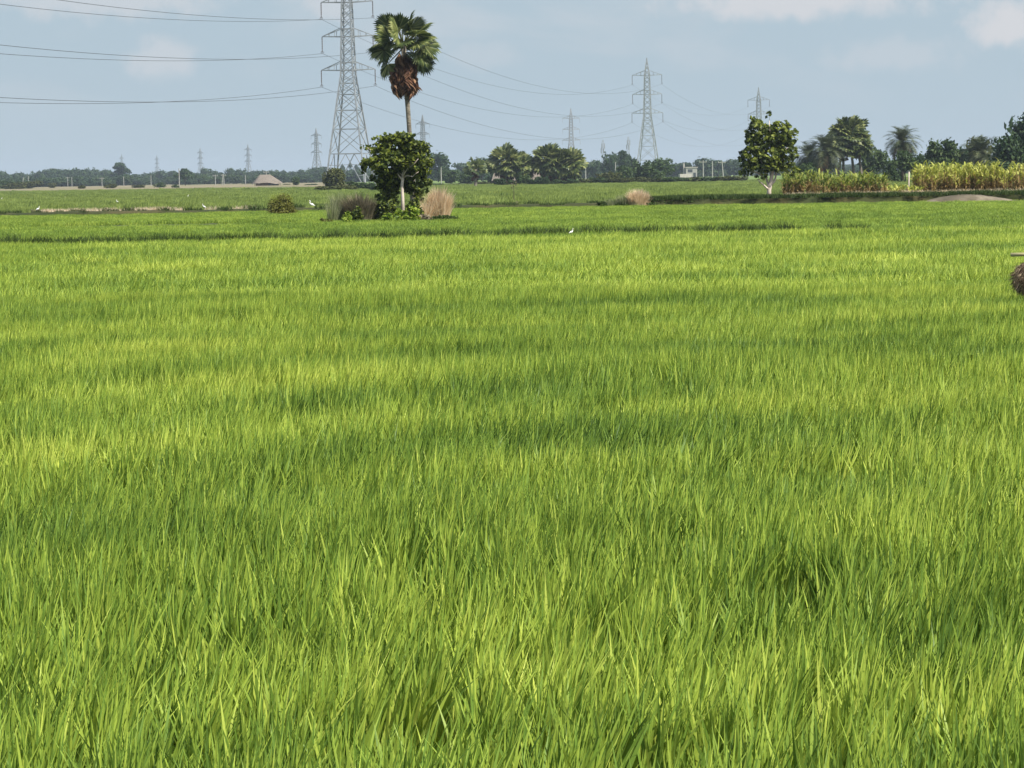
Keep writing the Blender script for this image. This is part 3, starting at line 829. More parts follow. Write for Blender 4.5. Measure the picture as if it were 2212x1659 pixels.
tree(1348, 325, 26, 900, 'tall', 'leaf_dark', 'narrow taller tree of the dark domed pair')
tree(1366, 342, 34, 900, 'round', 'leaf_dark', 'dark tree close to the left leg of the mid-distance pylon')
tree(1350, 358, 56, 560, 'bush', 'leaf_mid', 'dark green bush below the domed pair of trees')
tree(1388, 348, 54, 560, 'bush', 'leaf_mid', 'bushy thicket at the left foot of the mid-distance pylon')
tree(1312, 372, 50, 520, 'bush', 'leaf_olive', 'pale olive bush in the low thicket right of the palm clumps')
tree(1425, 343, 64, 640, 'round', 'leaf_mid', 'spreading tree at the right foot of the mid-distance pylon')
tree(1418, 368, 44, 560, 'bush', 'leaf_mid', 'bush in front of the spreading tree by the pylon')
gr = 'trees of the far line right of the mid-distance pylon'
for X, yt, w, k, lab in [(1478, 351, 44, 'umbrella', 'faint low tree behind the small white building'), (1525, 341, 48, 'round', 'domed dark tree behind the leaning white poles'), (1552, 346, 34, 'umbrella', 'flat dark tree right of the domed one behind the poles'), (1585, 344, 40, 'round', 'dark tree seen left of the tree with the white trunk'), (1455, 353, 40, 'round', 'faint tree left of the small white building')]:
    tree(X, yt, w, 1150, k, 'leaf_dark', lab)
for X, yt, w in [(1610, 350, 40), (1640, 350, 40), (1670, 352, 40), (1700, 350, 40), (1730, 352, 40), (1875, 362, 50), (1925, 352, 50)]:
    tree(X, yt, w, 1150, 'round', 'leaf_dark', 'far bluish tree glimpsed behind the palms and crop on the right', 'far trees behind the right palms')
# right group behind the crop
tree(1742, 352, 60, 330, 'bush', 'leaf_mid', 'mid green bush right of the white-trunked tree')
tree(1722, 375, 40, 300, 'bush', 'leaf_mid', 'low bush behind the left end of the green crop')
tree(1888, 318, 64, 420, 'round', 'leaf_mid', 'round green tree right of the fan palm clump')
tree(1955, 326, 66, 340, 'umbrella', 'leaf_mid', 'layered green tree under the clear-standing date palm')
tree(1925, 352, 36, 340, 'bush', 'leaf_mid', 'bush filling the gap left of the layered green tree')
tree(1985, 332, 40, 350, 'round', 'leaf_dark', 'dark tree right of the clear-standing date palm')
tree(2036, 301, 74, 340, 'round', 'leaf_mid', 'wide round-topped tree behind the yellow crop')
tree(2070, 318, 50, 345, 'round', 'leaf_dark', 'dark tree between the round-topped tree and the drooping date palm')
tree(2115, 296, 60, 352, 'round', 'leaf_olive', 'olive tree with sunlit top behind the drooping date palm')
tree(2080, 350, 60, 320, 'bush', 'leaf_dark', 'dark thicket below the drooping date palm')
tree(2010, 352, 60, 320, 'bush', 'leaf_dark', 'dark thicket below the round-topped tree')
tree(2215, 245, 84, 310, 'round', 'leaf_dark', 'tallest dark tree cut by the right edge')
tree(2178, 290, 66, 305, 'round', 'leaf_dark', 'lower dark tree in front of the tallest one at the right edge')
tree(2172, 346, 70, 300, 'bush', 'leaf_dark', 'dark bushes under the trees at the right edge')
tree(2240, 330, 60, 300, 'bush', 'leaf_dark', 'dark bush at the very right edge behind the yellow crop')
# by the near pylon's feet
tree(726, 363, 42, 400, 'round', 'leaf_olive', 'small olive tree at the left foot of the nearest pylon')
tree(708, 372, 20, 402, 'bush', 'leaf_olive', 'small olive bush left of the tree at the nearest pylon')
for X, yt, w, d, mk in [(770, 392, 60, 380, 'leaf_mid'), (800, 394, 44, 370, 'leaf_mid'), (700, 402, 60, 360, 'leaf_olive'), (745, 400, 56, 360, 'leaf_olive'), (815, 400, 44, 350, 'leaf_mid')]:
    tree(X, yt, w, d, 'bush', mk, 'low green bush among the weeds around the feet of the nearest pylon', 'low bushes at the feet of the nearest pylon')
for X, yt, w in [(1082, 385, 34), (1105, 388, 30), (1128, 382, 26), (1150, 386, 36), (1178, 388, 30), (1205, 387, 34), (1234, 386, 34), (1168, 380, 30), (1135, 377, 30)]:
    tree(X, yt, w, 455, 'bush', 'leaf_mid' if X % 2 else 'leaf_dark', 'low green undergrowth bush at the feet of the low fan palms', 'undergrowth in front of the low fan palms')
for X, yt, w in [(1262, 386, 44), (1290, 383, 50), (1322, 384, 50), (1352, 384, 46), (1382, 382, 50), (1412, 384, 44), (1440, 382, 50), (1470, 384, 50), (1502, 382, 44), (1530, 382, 56), (1562, 380, 50), (1592, 380, 56)]:
    tree(X, yt, w, 480, 'bush', 'leaf_olive' if X % 3 else 'leaf_mid', 'low olive hedge bush along the far field edge right of the low fan palms', 'hedge along the far field edge')
# low scrub on the brown land
gs = 'low bushes scattered over the brown scrubland'
for X, yt, w, d in [(12, 390, 60, 900), (45, 392, 50, 860), (70, 390, 50, 850), (110, 395, 24, 900), (28, 395, 60, 800), (176, 400, 18, 700), (242, 397, 26, 700), (295, 399, 34, 700), (345, 394, 26, 700), (378, 398, 16, 640),
                    (8, 420, 22, 420), (80, 416, 8, 520), (124, 416, 12, 520), (181, 414, 10, 540), (204, 414, 10, 560), (258, 420, 10, 450), (304, 419, 24, 440), (442, 409, 8, 640), (470, 410, 14, 600), (495, 407, 24, 640), (538, 408, 8, 640),
                    (600, 403, 50, 620), (660, 403, 60, 600), (675, 397, 40, 700), (620, 397, 26, 800), (930, 396, 60, 560), (985, 396, 60, 560), (900, 400, 40, 520), (1040, 392, 60, 560), (1480, 383, 60, 800), (1540, 382, 60, 720), (1580, 381, 50, 700), (1430, 385, 60, 640), (1370, 385, 60, 600)]:
    tree(X, yt, w, d, 'bush', 'leaf_olive' if (X * 7) % 3 else 'leaf_mid', 'small low bush on the far field edges and brown scrubland', gs)

# distant wood, one hazy mass behind everything
wc = source_coll('wood_crown', [mesh_np('wood_crown', *crown_variant(400 + i, 'round'), M['leaf_dark']) for i in range(4)])
n = 900
ang = RNG.uniform(-.245, .245, n); dd = RNG.uniform(1850, 2500, n)
hs = 6.0 + 3.5 * fnoise(ang * 60, dd * 0, 5)
scatter('distant_wood', wc, np.stack([np.tan(ang) * dd, dd, np.zeros(n)], 1), np.stack([0 * dd, 0 * dd, RNG.uniform(0, 6.28, n)], 1),
        np.stack([RNG.uniform(12, 20, n), RNG.uniform(12, 20, n), hs], 1), RNG.integers(0, 4, n), RNG.uniform(0, 1, n), 'low bluish wood along the whole horizon', 'wood')

sc2 = source_coll('scrub_crown', [crown_mesh('bush', i, 'leaf_dark' if i % 2 else 'leaf_mid') for i in range(4)])
n = 420
ang = RNG.uniform(-.235, .235, n); dd = RNG.uniform(1180, 1480, n)
scatter('distant_scrub', sc2, np.stack([np.tan(ang) * dd, dd, np.zeros(n)], 1), np.stack([0 * dd, 0 * dd, RNG.uniform(0, 6.28, n)], 1),
        np.stack([RNG.uniform(9, 16, n), RNG.uniform(8, 14, n), RNG.uniform(3.0, 5.5, n)], 1), RNG.integers(0, 4, n), RNG.uniform(0, 1, n), 'belt of green scrub at the foot of the far trees', 'scrub')

# ------------------------------------------------------------------ the thicket round the leafy tree
def shrub(name, X, Y, ytop, wpx, d, mk, n, size, label, flat=.8, clumps=12):
    m = mpp(d); h = (Y - ytop) * m; w = wpx * m
    rng = np.random.default_rng(int(X * 3 + Y))
    lb = [(0, 0, 0, w * .5, w * .42, h)] if name == 'dome_bush' else [(rng.uniform(-.3, .3) * w, rng.uniform(-.3, .3) * w * flat, h * rng.uniform(.25, .62), w * .24, w * .24 * flat, h * .3) for _ in range(7)]
    V, Fc = leaf_cloud(lb, n, size, rng, clumps=clumps, clump_r=.4, core=.3, aspect=.65)
    V[:, 2] = np.abs(V[:, 2]) if name == 'dome_bush' else np.maximum(V[:, 2], 0)
    o = link(name, mesh_np(name, V, Fc, M[mk]), None, base(X, d))
    tag(o, label, 'shrub')
    return o
def GY(X, d):                               # view row of the ground at distance d
    lo, hi = 385, 1700
    for _ in range(40):
        mid_ = (lo + hi) / 2
        g = ground(X, mid_)
        if g.y > d or g.y < 0: lo = mid_
        else: hi = mid_
    return (lo + hi) / 2
def sh(name, X, ytop, wpx, d, mk, n, size, label): return shrub(name, X, GY(X, d), ytop, wpx, d, mk, n, size, label)
sh('shrub', 826, 424, 66, 105, 'leaf_big', 1900, .075, 'dark leafy shrub left of the pale trunk')
sh('shrub', 893, 422, 40, 105, 'leaf_big', 1300, .075, 'dark leafy shrub right of the pale trunk')
sh('shrub', 768, 438, 34, 103.2, 'leaf_big', 420, .08, 'dark leafy shrub growing against the withered creeper')
sh('shrub', 824, 411, 38, 108.5, 'leaf_lime', 260, .11, 'light green leaf patch high on the thicket left of the trunk')
sh('shrub', 749, 444, 20, 102.5, 'leaf_lime', 120, .09, 'yellow green sapling in front of the withered creeper')
sh('shrub', 751, 467, 24, 102.0, 'leaf_lime', 110, .09, 'low yellow green plant at the left foot of the thicket')
sh('shrub', 836, 457, 26, 102.3, 'leaf_lime', 150, .10, 'yellow green plant low in the middle of the thicket')
sh('shrub', 868, 445, 34, 103, 'leaf_lime', 170, .10, 'yellow green plant at the foot of the pale trunk')
sh('shrub', 893, 434, 24, 103, 'leaf_lime', 130, .12, 'upright lime green plant right of the pale trunk')
sh('shrub', 908, 462, 50, 104, 'vine', 600, .08, 'brown withered bush left of the tan grass clump')
sh('shrub', 708, 468, 34, 102, 'olivegrass', 500, .06, 'low dark weeds at the left end of the thicket')
sh('shrub', 955, 461, 80, 104.5, 'bundgrass', 900, .06, 'low dark leaves standing in for the shadow right of the tan grass clump')  # dark leaf mat laid where the thicket's shadow falls
sh('shrub', 806, 432, 50, 106, 'leaf_big', 700, .09, 'small dark bush between creeper mound and tree')

def grass_clump(name, X, d, ytop, wpx, mk, nb, label, w=.02, lean=.5, curve=1.0, flat=.6, wind=.05, seed=0, cat='grass clump', spread=.22):
    m = mpp(d); Yb = GY(X, d); h = (Yb - ytop) * m; wd = wpx * m
    r = random.Random(seed + int(X)); V = []; Fc = []
    for i in range(nb):
        a = r.random() * 6.283; rr = math.sqrt(r.random()) * wd * spread
        tilt = lean * (rr / (wd * spread)) * r.uniform(.3, 1.1) + r.gauss(0, .09)
        blade(V, Fc, (math.cos(a) * rr, math.sin(a) * rr * flat, -.02), a, h * r.uniform(.75, 1.18) * (1 - .30 * (rr / (wd * spread)) ** 2 if spread > .3 else 1), w * r.uniform(.6, 1.5), tilt, curve * r.uniform(.2, 1.2), (wind, 0), 6, face=a + math.pi / 2 + r.uniform(-.8, .8))
    o = link(name, mesh_np(name, V, Fc, M[mk]), None, base(X, d))
    tag(o, label, cat); return o
grass_clump('withered_creeper', 776, 105, 418, 70, 'vine', 2600, 'mound of grey brown withered creeper left of the leafy tree', w=.035, lean=.1, curve=1.1, spread=.42, wind=-.02, cat='creeper')
grass_clump('tall_grass', 949, 107, 405, 46, 'straw', 1500, 'large clump of tan dry grass right of the leafy tree', w=.035, lean=.05, curve=.75, spread=.42, wind=-.03)
grass_clump('tall_grass', 922, 106.5, 418, 26, 'straw', 260, 'small tan dry grass tuft between the leafy tree and the large tan clump', w=.025, lean=.6, curve=1.0)
grass_clump('tall_grass', 734, 105.5, 417, 46, 'wisp', 620, 'pale wispy seeding grass at the left of the thicket', w=.02, lean=.28, curve=.5)
grass_clump('tall_grass', 716, 104, 434, 34, 'wisp', 220, 'thin wispy grass at the outer left of the thicket', w=.015, lean=.3, curve=.4)
grass_clump('tall_grass', 1379, 139, 408, 48, 'straw', 1500, 'rounded clump of tan dry grass on the earth bank', w=.04, lean=.08, curve=.9, spread=.42, wind=-.03)
grass_clump('tall_grass', 1345, 139, 420, 50, 'wisp', 300, 'thin greenish grass left of the tan clump on the bank', w=.02, lean=.3, curve=.4)
grass_clump('tall_grass', 1318, 139, 428, 60, 'wisp', 200, 'low thin greenish grass at the left start of the raised bank', w=.02, lean=.4, curve=.4)
sh('weed', 2105, 742, 34, 19.5, 'leaf_lime', 60, .022, 'pale broad-leaved weed standing among the rice near the right edge')
sh('weed', 680, 696, 50, 24.0, 'vine', 120, .02, 'brownish weeds poking out of the rice left of centre')
# dome bush with its halo of grass
sh('dome_bush', 608, 430, 60, 130.5, 'domeleaf', 7000, .045, 'low round olive bush standing alone in the rice')
grass_clump('tall_grass', 606, 132.3, 417, 62, 'limegrass', 800, 'fringe of light green grass behind the low round olive bush', w=.022, lean=.35, curve=.3)
# weeds on the raised bank
for X, yt, w in [(1300, 432, 40), (1335, 430, 40), (1430, 430, 60), (1475, 427, 60), (1493, 424, 30), (1540, 430, 60), (1590, 431, 60)]:
    o = sh('bank_weed', X, yt, w, 139.0, 'bundgrass', 700, .06, 'dark green weed mound on the raised bank around the tan grass clump')
    o['group'] = 'weed mounds on the raised bank'
# sapling with a marker in the far field
mb = MB(); o = empty('sapling', base(1109, 158))
mb.tube([(0, 0, 0), (.02, 0, .8), (0, 0, 1.6)], [.03, .02, .01], 6); mb.build('stem', M['bark'], o)
V, Fc = leaf_cloud([(0, 0, 1.3, .25, .25, .35)], 30, .06, np.random.default_rng(3)); link('leaves', mesh_np('leaves', V, Fc, M['vine']), o)
tag(o, 'thin nearly leafless sapling standing in the field before the fan palms', 'sapling')
sh('shrub', 1112, 432, 26, 150, 'vine', 300, .05, 'small brown shrub at the foot of the thin sapling')

# ------------------------------------------------------------------ crops at the right (tall sorghum-like stands)
def stand(name, x0, x1, y0, y1, h, n, mk, label, seed, leafn=9, dens=None):
    r = random.Random(seed); V = []; Fc = []; mi = []
    for i in range(n):
        x = r.uniform(x0, x1); y = y0 + (y1 - y0) * r.random() ** 1.4
        if float(fnoise(x / .7, y / 1.5, seed + 60)) < .36: continue
        x *= y / y0
        hh = h(x) * r.uniform(.72, 1.15)
        nb = len(Fc)
        lx, ly = r.uniform(-.08, .08), r.uniform(-.08, .08)
        blade(V, Fc, (x, y, .33), r.random() * 6.28, hh, .05, .03, .05, (lx, ly), 3); mi += [1] * (len(Fc) - nb)
        blade(V, Fc, (x, y, .33), r.random() * 6.28, hh, .05, .03, .05, (lx, ly), 3); mi += [1] * (len(Fc) - nb - 3)
        nb = len(Fc)
        for k in range(leafn):
            z = hh * (.18 + .80 * k / leafn)
            blade(V, Fc, (x + lx * z, y + ly * z, z + .33), r.random() * 6.28, r.uniform(.45, .8), r.uniform(.07, .13), r.uniform(.3, .8), r.uniform(1.2, 2.2), (0.05, 0), 4)
            k2 = len(Fc) - nb; mi += [1 if (k < leafn * r.uniform(.15, .55)) else 0] * k2; nb = len(Fc)
    me = mesh_np(name, V, Fc, [M[mk], M['stalk']])
    mi = (mi + [0] * len(Fc))[:len(Fc)]
    me.polygons.foreach_set('material_index', mi)
    o = link(name, me); tag(o, label, 'crop', kind='stuff'); return o
xa, xb = base(1966, 153).x, base(2290, 153).x
stand('tall_crop', xa, xb, 152, 162, lambda x: 1.65 + .2 * float(fnoise(x / 1.5, 0, 3)), 640, 'maize', 'tall yellow green crop behind the bank at the right edge', 5)
xa, xb = base(1688, 154).x, base(1912, 154).x
stand('tall_crop', xa, xb, 153, 164, lambda x: .95 + .65 * float(fnoise(x / 1.2, 0, 8)), 380, 'maize_g', 'uneven green crop right of the white-trunked tree', 6)
stand('low_crop', base(1900, 153).x, base(1975, 153).x, 150, 158, lambda x: .55, 40, 'maize', 'short yellow stubble plants in the gap between the two crops', 7, leafn=5)
# dry grass along the top of the bank in front of the crops
n = 150; xs = RNG.uniform(base(1690, 147).x, base(2260, 147).x, n)
scatter('dry_grass', drytuft, np.stack([xs, RNG.uniform(141.5, 152, n), np.full(n, .36)], 1), np.stack([0 * xs, 0 * xs, RNG.uniform(0, 6.28, n)], 1),
        np.stack([RNG.uniform(.8, 1.8, n)] * 2 + [RNG.uniform(.5, 1.2, n)], 1), RNG.integers(0, 4, n), RNG.uniform(0, 1, n), 'short straw-coloured grass at the feet of the tall crops', 'grass')
# pale post at the left end of the yellow crop
mb = MB(); p = base(1962, 151); mb.tube([(0, 0, 0), (.03, 0, 1.0), (.05, 0, 1.8)], [.045, .04, .035], 8)
tag(mb.build('wooden_post', M['bark_pale'], None, p, True), 'pale wooden post at the left end of the yellow crop', 'post')
# soil heap on the bank
V = []; Fc = []
nx, ny = 46, 9
for i in range(nx):
    for j in range(ny):
        u, v = i / (nx - 1), j / (ny - 1)
        prof = (math.sin(math.pi * u ** .8) ** 1.6) * (math.sin(math.pi * v) ** .6)
        x = (u - .5) * 6.4; y = (v - .5) * 2.4
        V.append((x, y, .1 + .44 * prof + .10 * prof * (float(fnoise(x * 1.4, y * 1.4, 5)) - .5)))
for i in range(nx - 1):
    for j in range(ny - 1):
        a = i * ny + j; Fc.append((a, a + ny, a + ny + 1, a + 1))
o = link('soil_heap', mesh_np('soil_heap', V, Fc, M['soil'], True), None, base(2104, 137.6)); tag(o, 'long low heap of pale dug soil on the bank before the yellow crop', 'soil heap')

# ------------------------------------------------------------------ pylons
ARMZ = (31.9, 26.1, 20.4); PEAK = 37.2; ARM = (4.55, 4.5, 4.75); INS = 2.75
def half_w(z):
    if z >= 31.9: return .75 * max(.04, (PEAK - z) / (PEAK - 31.9))
    if z >= 19.6: return .75 + (1.08 - .75) * (31.9 - z) / (31.9 - 19.6)
    return 1.08 + (3.6 - 1.08) * (19.6 - z) / 19.6
def lattice(mb, lw=.20, bw=.10):
    zs = [0, 6.2, 10.4, 13.6, 16.3, 18.2, 19.6, 21.3, 22.9, 24.5, 26.1, 27.7, 29.2, 30.6, 31.9, 33.4, 34.8, 36.0, PEAK]
    cs = [(-1, -1), (1, -1), (1, 1), (-1, 1)]
    for k in range(len(zs) - 1):
        a, b = zs[k], zs[k + 1]; ha, hb = half_w(a), half_w(b)
        for i in range(4):
            c0, c1 = cs[i], cs[(i + 1) % 4]
            A0 = (c0[0] * ha, c0[1] * ha, a - (.3 if a == 0 else 0)); A1 = (c1[0] * ha, c1[1] * ha, a); B0 = (c0[0] * hb, c0[1] * hb, b); B1 = (c1[0] * hb, c1[1] * hb, b)
            mb.bar(A0, B0, lw * (1.15 if a < 16 else .9))
            if k == 0:                        # the wide foot panel: an inverted V with short struts
                mt = ((B0[0] + B1[0]) / 2, (B0[1] + B1[1]) / 2, b)
                mb.bar(A0, mt, bw * 1.2); mb.bar(A1, mt, bw * 1.2); mb.bar(B0, B1, bw * 1.3)
                for q in (.4, .7):
                    pa = Vector(A0).lerp(Vector(B0), q); pm_ = Vector(A0).lerp(Vector(mt), q); mb.bar(pa, pm_, bw * .8)
                    pb = Vector(A1).lerp(Vector(B1), q); pn = Vector(A1).lerp(Vector(mt), q); mb.bar(pb, pn, bw * .8)
            elif b < PEAK:
                mb.bar(A0, B1, bw); mb.bar(A1, B0, bw)
                if a < 17: mb.bar(B0, B1, bw)
    for z in ARMZ:
        for zz in (z, z + 1.3 if z < 31 else z):
            h = half_w(zz)
            for i in range(4):
                c0, c1 = cs[i], cs[(i + 1) % 4]; mb.bar((c0[0] * h, c0[1] * h, zz), (c1[0] * h, c1[1] * h, zz), bw * 1.2)
def arm_mb(z, s, ln, bw=.11):
    mb = MB(); h = half_w(z); hu = half_w(z + 1.5)
    tip = Vector((s * ln, 0, z + .1))
    roots = [Vector((s * h, -h, z)), Vector((s * h, h, z))]; ur = [Vector((s * hu, -hu, z + 1.5)), Vector((s * hu, hu, z + 1.5))]
    for r in roots: mb.bar(r, tip, bw * 1.25)
    for r in ur: mb.bar(r, tip, bw)
    for q in (.33, .66):
        for a, b in ((0, 0), (1, 1)):
            mb.bar(roots[a].lerp(tip, q), ur[b].lerp(tip, q), bw * .7)
        mb.bar(roots[0].lerp(tip, q), roots[1].lerp(tip, q), bw * .7)
        mb.bar(roots[0].lerp(tip, q - .33), roots[1].lerp(tip, q), bw * .6)
    return mb
def insul_mb(z, s, ln):
    mb = MB(); x = s * ln; n = 16; pts = []; rad = []
    for i in range(n):
        t = i / (n - 1); pts.append((x, 0, z + .05 - t * (INS - .55))); rad.append(.11 if i % 2 else .06)
    mb.tube(pts, rad, 8)
    mb.bar((x, 0, z - INS + .55), (x, -.45, z - INS), .06); mb.bar((x, 0, z - INS + .55), (x, .45, z - INS), .06); mb.bar((x - .3, 0, z - INS + .1), (x, 0, z - INS + .55), .05); mb.bar((x + .3, 0, z - INS + .1), (x, 0, z - INS + .55), .05)
    mb.bar((x, -.45, z - INS), (x, .45, z - INS), .06)
    return mb
def pylon(loc, rz, label):
    o = empty('lattice_pylon', loc, rz)
    mb = MB(); lattice(mb); mb.build('tower_body', M['steel'], o)
    for z, ln in zip(ARMZ, ARM):
        for s in (-1, 1):
            arm_mb(z, s, ln).build('cross_arm', M['steel'], o)
            insul_mb(z, s, ln).build('insulator_string', M['insul'], o)
    tag(o, label, 'pylon', 'lattice pylons carrying power lines')
    return o
T1 = base(757, 430); T2 = base(1400, 766); T3 = base(1640, 1046)
T0 = T1 - (T2 - T1)
dirL = (T2 - T1); rzL = -math.atan2(dirL.x, dirL.y)
P_T1 = pylon(T1, rzL, 'nearest and tallest lattice pylon, left of the tall palm, its top cut by the frame')
P_T2 = copy_tree(P_T1); P_T2.location = T2; tag(P_T2, 'mid-distance lattice pylon standing clear in the centre right of the sky')
P_T3 = copy_tree(P_T1); P_T3.location = T3; P_T3.rotation_euler = (0, 0, rzL - .1); tag(P_T3, 'faint lattice pylon rising behind the white-trunked tree')
mb = MB(); lattice(mb, .26, .13)
for z, ln in zip(ARMZ, ARM):
    for s in (-1, 1):
        a_ = arm_mb(z, s, ln, .16); mb.add(a_.v, a_.f)
        mb.bar((s * ln, 0, z), (s * ln, 0, z - 2.2), .12)
fp = mesh_np('lattice_pylon', mb.v, mb.f, M['steel_far'])
for X, d, rz, lab in [(1235, 1300, .1, 'hazy pylon above the right end of the low fan palms'), (915, 1560, -.5, 'hazy pylon just right of the tall palm trunk'),
                      (685, 1730, -.6, 'hazy pylon between the thatched hut and the nearest pylon'), (537, 2450, -.6, 'faint pylon left of the thatched hut'),
                      (434, 2660, -.7, 'very faint pylon left of the one beside the hut'), (340, 3330, -.7, 'very faint low pylon right of the tall round-headed dark tree'), (264, 3130, -.7, 'tip of a faint pylon right above the tall round-headed dark tree')]:
    o = link('lattice_pylon', fp, None, base(X, d)); o.rotation_euler = (0, 0, rz)
    if d == 1300: o.scale = (.98,) * 3
    if d == 1560: o.scale = (1.1, 1.1, 1.1)
    tag(o, lab, 'pylon', 'lattice pylons carrying power lines')
# conductors
side = Vector((math.cos(rzL), math.sin(rzL), 0))
def wire(A, B, sag, label, rad=.035):
    n = 36; pts = []
    for i in range(n + 1):
        t = i / n; p = A.lerp(B, t); p.z -= 4 * sag * t * (1 - t); pts.append(p - A)
    mb = MB(); mb.tube(pts, rad, 6)
    tag(mb.build('power_line', M['wire'], None, A, True), label, 'power line', 'conductors strung between the pylons')
for (A, B, sg, la) in ((T0, T1, 6.4, 'leaving the nearest pylon towards the left edge'), (T1, T2, 7.0, 'between the nearest and the mid-distance pylon'), (T2, T3, 6.0, 'between the mid-distance pylon and the faint pylon')):
    for z, ln, hn in zip(ARMZ, ARM, ('top', 'middle', 'bottom')):
        for s, sn in ((-1, 'left'), (1, 'right')):
            o3 = Vector((0, 0, z - INS))
            wire(A + side * s * ln + o3, B + side * s * ln + o3, sg, '%s %s-hand power line %s' % (hn, sn, la), {6.4: .035, 7.0: .027, 6.0: .02}[sg])

# small masts far off
for X, yt, d, lab in [(1303, 302, 1600, 'thin phone mast above the domed trees, left of its twin'), (1358, 295, 1700, 'thin phone mast just left of the mid-distance pylon')]:
    h = far(X, yt, d).z; mb = MB()
    for i, j in ((-1, -1), (1, -1), (0, 1)):
        mb.bar((i * 1.2, j * 1.2, 0), (i * .5, j * .5, h), .22, .15)
    for k in range(14):
        z = h * k / 14; r = 1.2 - .7 * k / 14; z2 = h * (k + 1) / 14
        mb.bar((-r, -r, z), (r, -r, z2), .12); mb.bar((r, -r, z), (0, r, z2), .12)
    o = empty('phone_mast', base(X, d)); mb.build('mast', M['steel_far'], o)
    m2 = MB()
    for a in range(6):
        m2.box((math.cos(a * 1.047) * 1.1, math.sin(a * 1.047) * 1.1, h - 4 - 3 * (a % 2)), (.5, .35, 3.2), a * 1.047)
    m2.build('antenna', M['steel_far'], o)
    tag(o, lab, 'mast')
# concrete and wooden poles near the far trees
def pole(X, ytop, d, label, lean=0.0, arm=True, group=None):
    h = far(X, ytop, d).z; o = empty('utility_pole', base(X, d)); mb = MB()
    mb.tube([(0, 0, -.1), (lean * .5 * h, 0, h * .5), (lean * h, 0, h)], [.17, .15, .12], 8); mb.build('shaft', M['concrete'], o)
    if arm:
        mb = MB(); mb.box((lean * h, 0, h - .45), (1.9, .15, .15))
        for q in (-.8, .8): mb.box((lean * h + q, 0, h - .25), (.14, .14, .26))
        mb.build('cross_arm', M['concrete'], o)
    tag(o, label, 'pole', group)
gpole = 'pale poles along the far tree line'
for X, yt, d, ln, ar, lab in [(48, 383, 1000, .1, False, 'pale pole, leftmost of the pair near the left edge'), (60, 380, 1000, .05, False, 'pale pole, right one of the pair near the left edge'),
    (146, 382, 1150, 0, True, 'pale pole, left one of the close pair at the middle of the left trees'), (155, 382, 1150, 0, False, 'pale pole, right one of the close pair at the middle of the left trees'),
    (220, 383, 1000, 0, True, 'pale pole standing on a small hump left of the tall round-headed tree'), (267, 381, 1000, 0, False, 'pale pole below the tall round-headed dark tree'),
    (326, 379, 1050, 0, False, 'pale pole between the round-headed tree and the flat-topped tree'), (387, 364, 700, 0, False, 'tallest pale pole, in front of the dark flat-topped tree'),
    (465, 377, 900, 0, True, 'pale pole right of the dark flat-topped tree'), (479, 376, 900, .10, False, 'left leg pole of the leaning pair left of the hut'), (484, 376, 900, -.04, True, 'right pole of the leaning pair left of the hut'),
    (530, 378, 950, 0, False, 'pale pole just left of the thatched hut'), (575, 369, 800, 0, True, 'pale pole with a short crosspiece behind the hut roof'),
    (1265, 350, 640, 0, True, 'pale pole right of the low fan palm clump'), (1329, 350, 640, .02, False, 'thin pale pole below the domed pair of trees'),
    (953, 362, 620, 0, False, 'pale pole before the large dome-shaped tree'),
    (1519, 346, 620, 0, True, 'pale pole with a crosspiece right of the small white building'), (1539, 348, 620, 0, False, 'plain upright pole in the middle of the three by the domed tree'), (1563, 347, 620, -.08, True, 'leaning pole, rightmost of the three by the domed tree')]:
    pole(X, yt, d, lab, ln, ar, gpole)

# ------------------------------------------------------------------ thatched hut
hd = 720.0; hut = empty('thatched_hut', base(577, hd), .12)
mb = MB(); mb.box((0, 0, .65), (6.6, 4.2, 1.3)); mb.build('wall', M['mudwall'], hut)
V = []; Fc = []
nu, nv = 28, 7
for j in range(nv):
    v = j / (nv - 1)
    for i in range(nu):
        a = 2 * math.pi * i / nu
        rx = 4.35 * (1 - v) + 1.5 * v; ry = 3.0 * (1 - v) + .12 * v
        c, s_ = math.cos(a), math.sin(a)
        px = abs(c) ** .7 * math.copysign(1, c) * rx; py = abs(s_) ** .7 * math.copysign(1, s_) * ry
        V.append((px - .6 * v, py, 1.0 + 2.5 * v ** .95 + (.16 * math.sin(a * 3 + 1) + .12 * math.sin(a * 7)) * (1 - v)))
for j in range(nv - 1):
    for i in range(nu):
        a = j * nu + i; b = j * nu + (i + 1) % nu; Fc.append((a, b, b + nu, a + nu))
Fc.append(tuple((nv - 1) * nu + i for i in range(nu)))
link('roof', mesh_np('roof', V, Fc, M['thatch'], True), hut)
mb = MB(); mb.box((1.6, -2.12, .5), (2.6, .08, .95)); mb.build('doorway', M['darkgap'], hut)  # dark panel on the wall in place of the shaded opening
mb = MB()
for x in (-3.6, -1.2, 1.2, 3.6):
    mb.tube([(x, -2.7, 0), (x, -2.65, 1.15)], .08, 6)
mb.build('veranda_posts', M['bark'], hut)
tag(hut, 'low hut with a shaggy pinkish brown thatched roof before the far trees', 'hut')

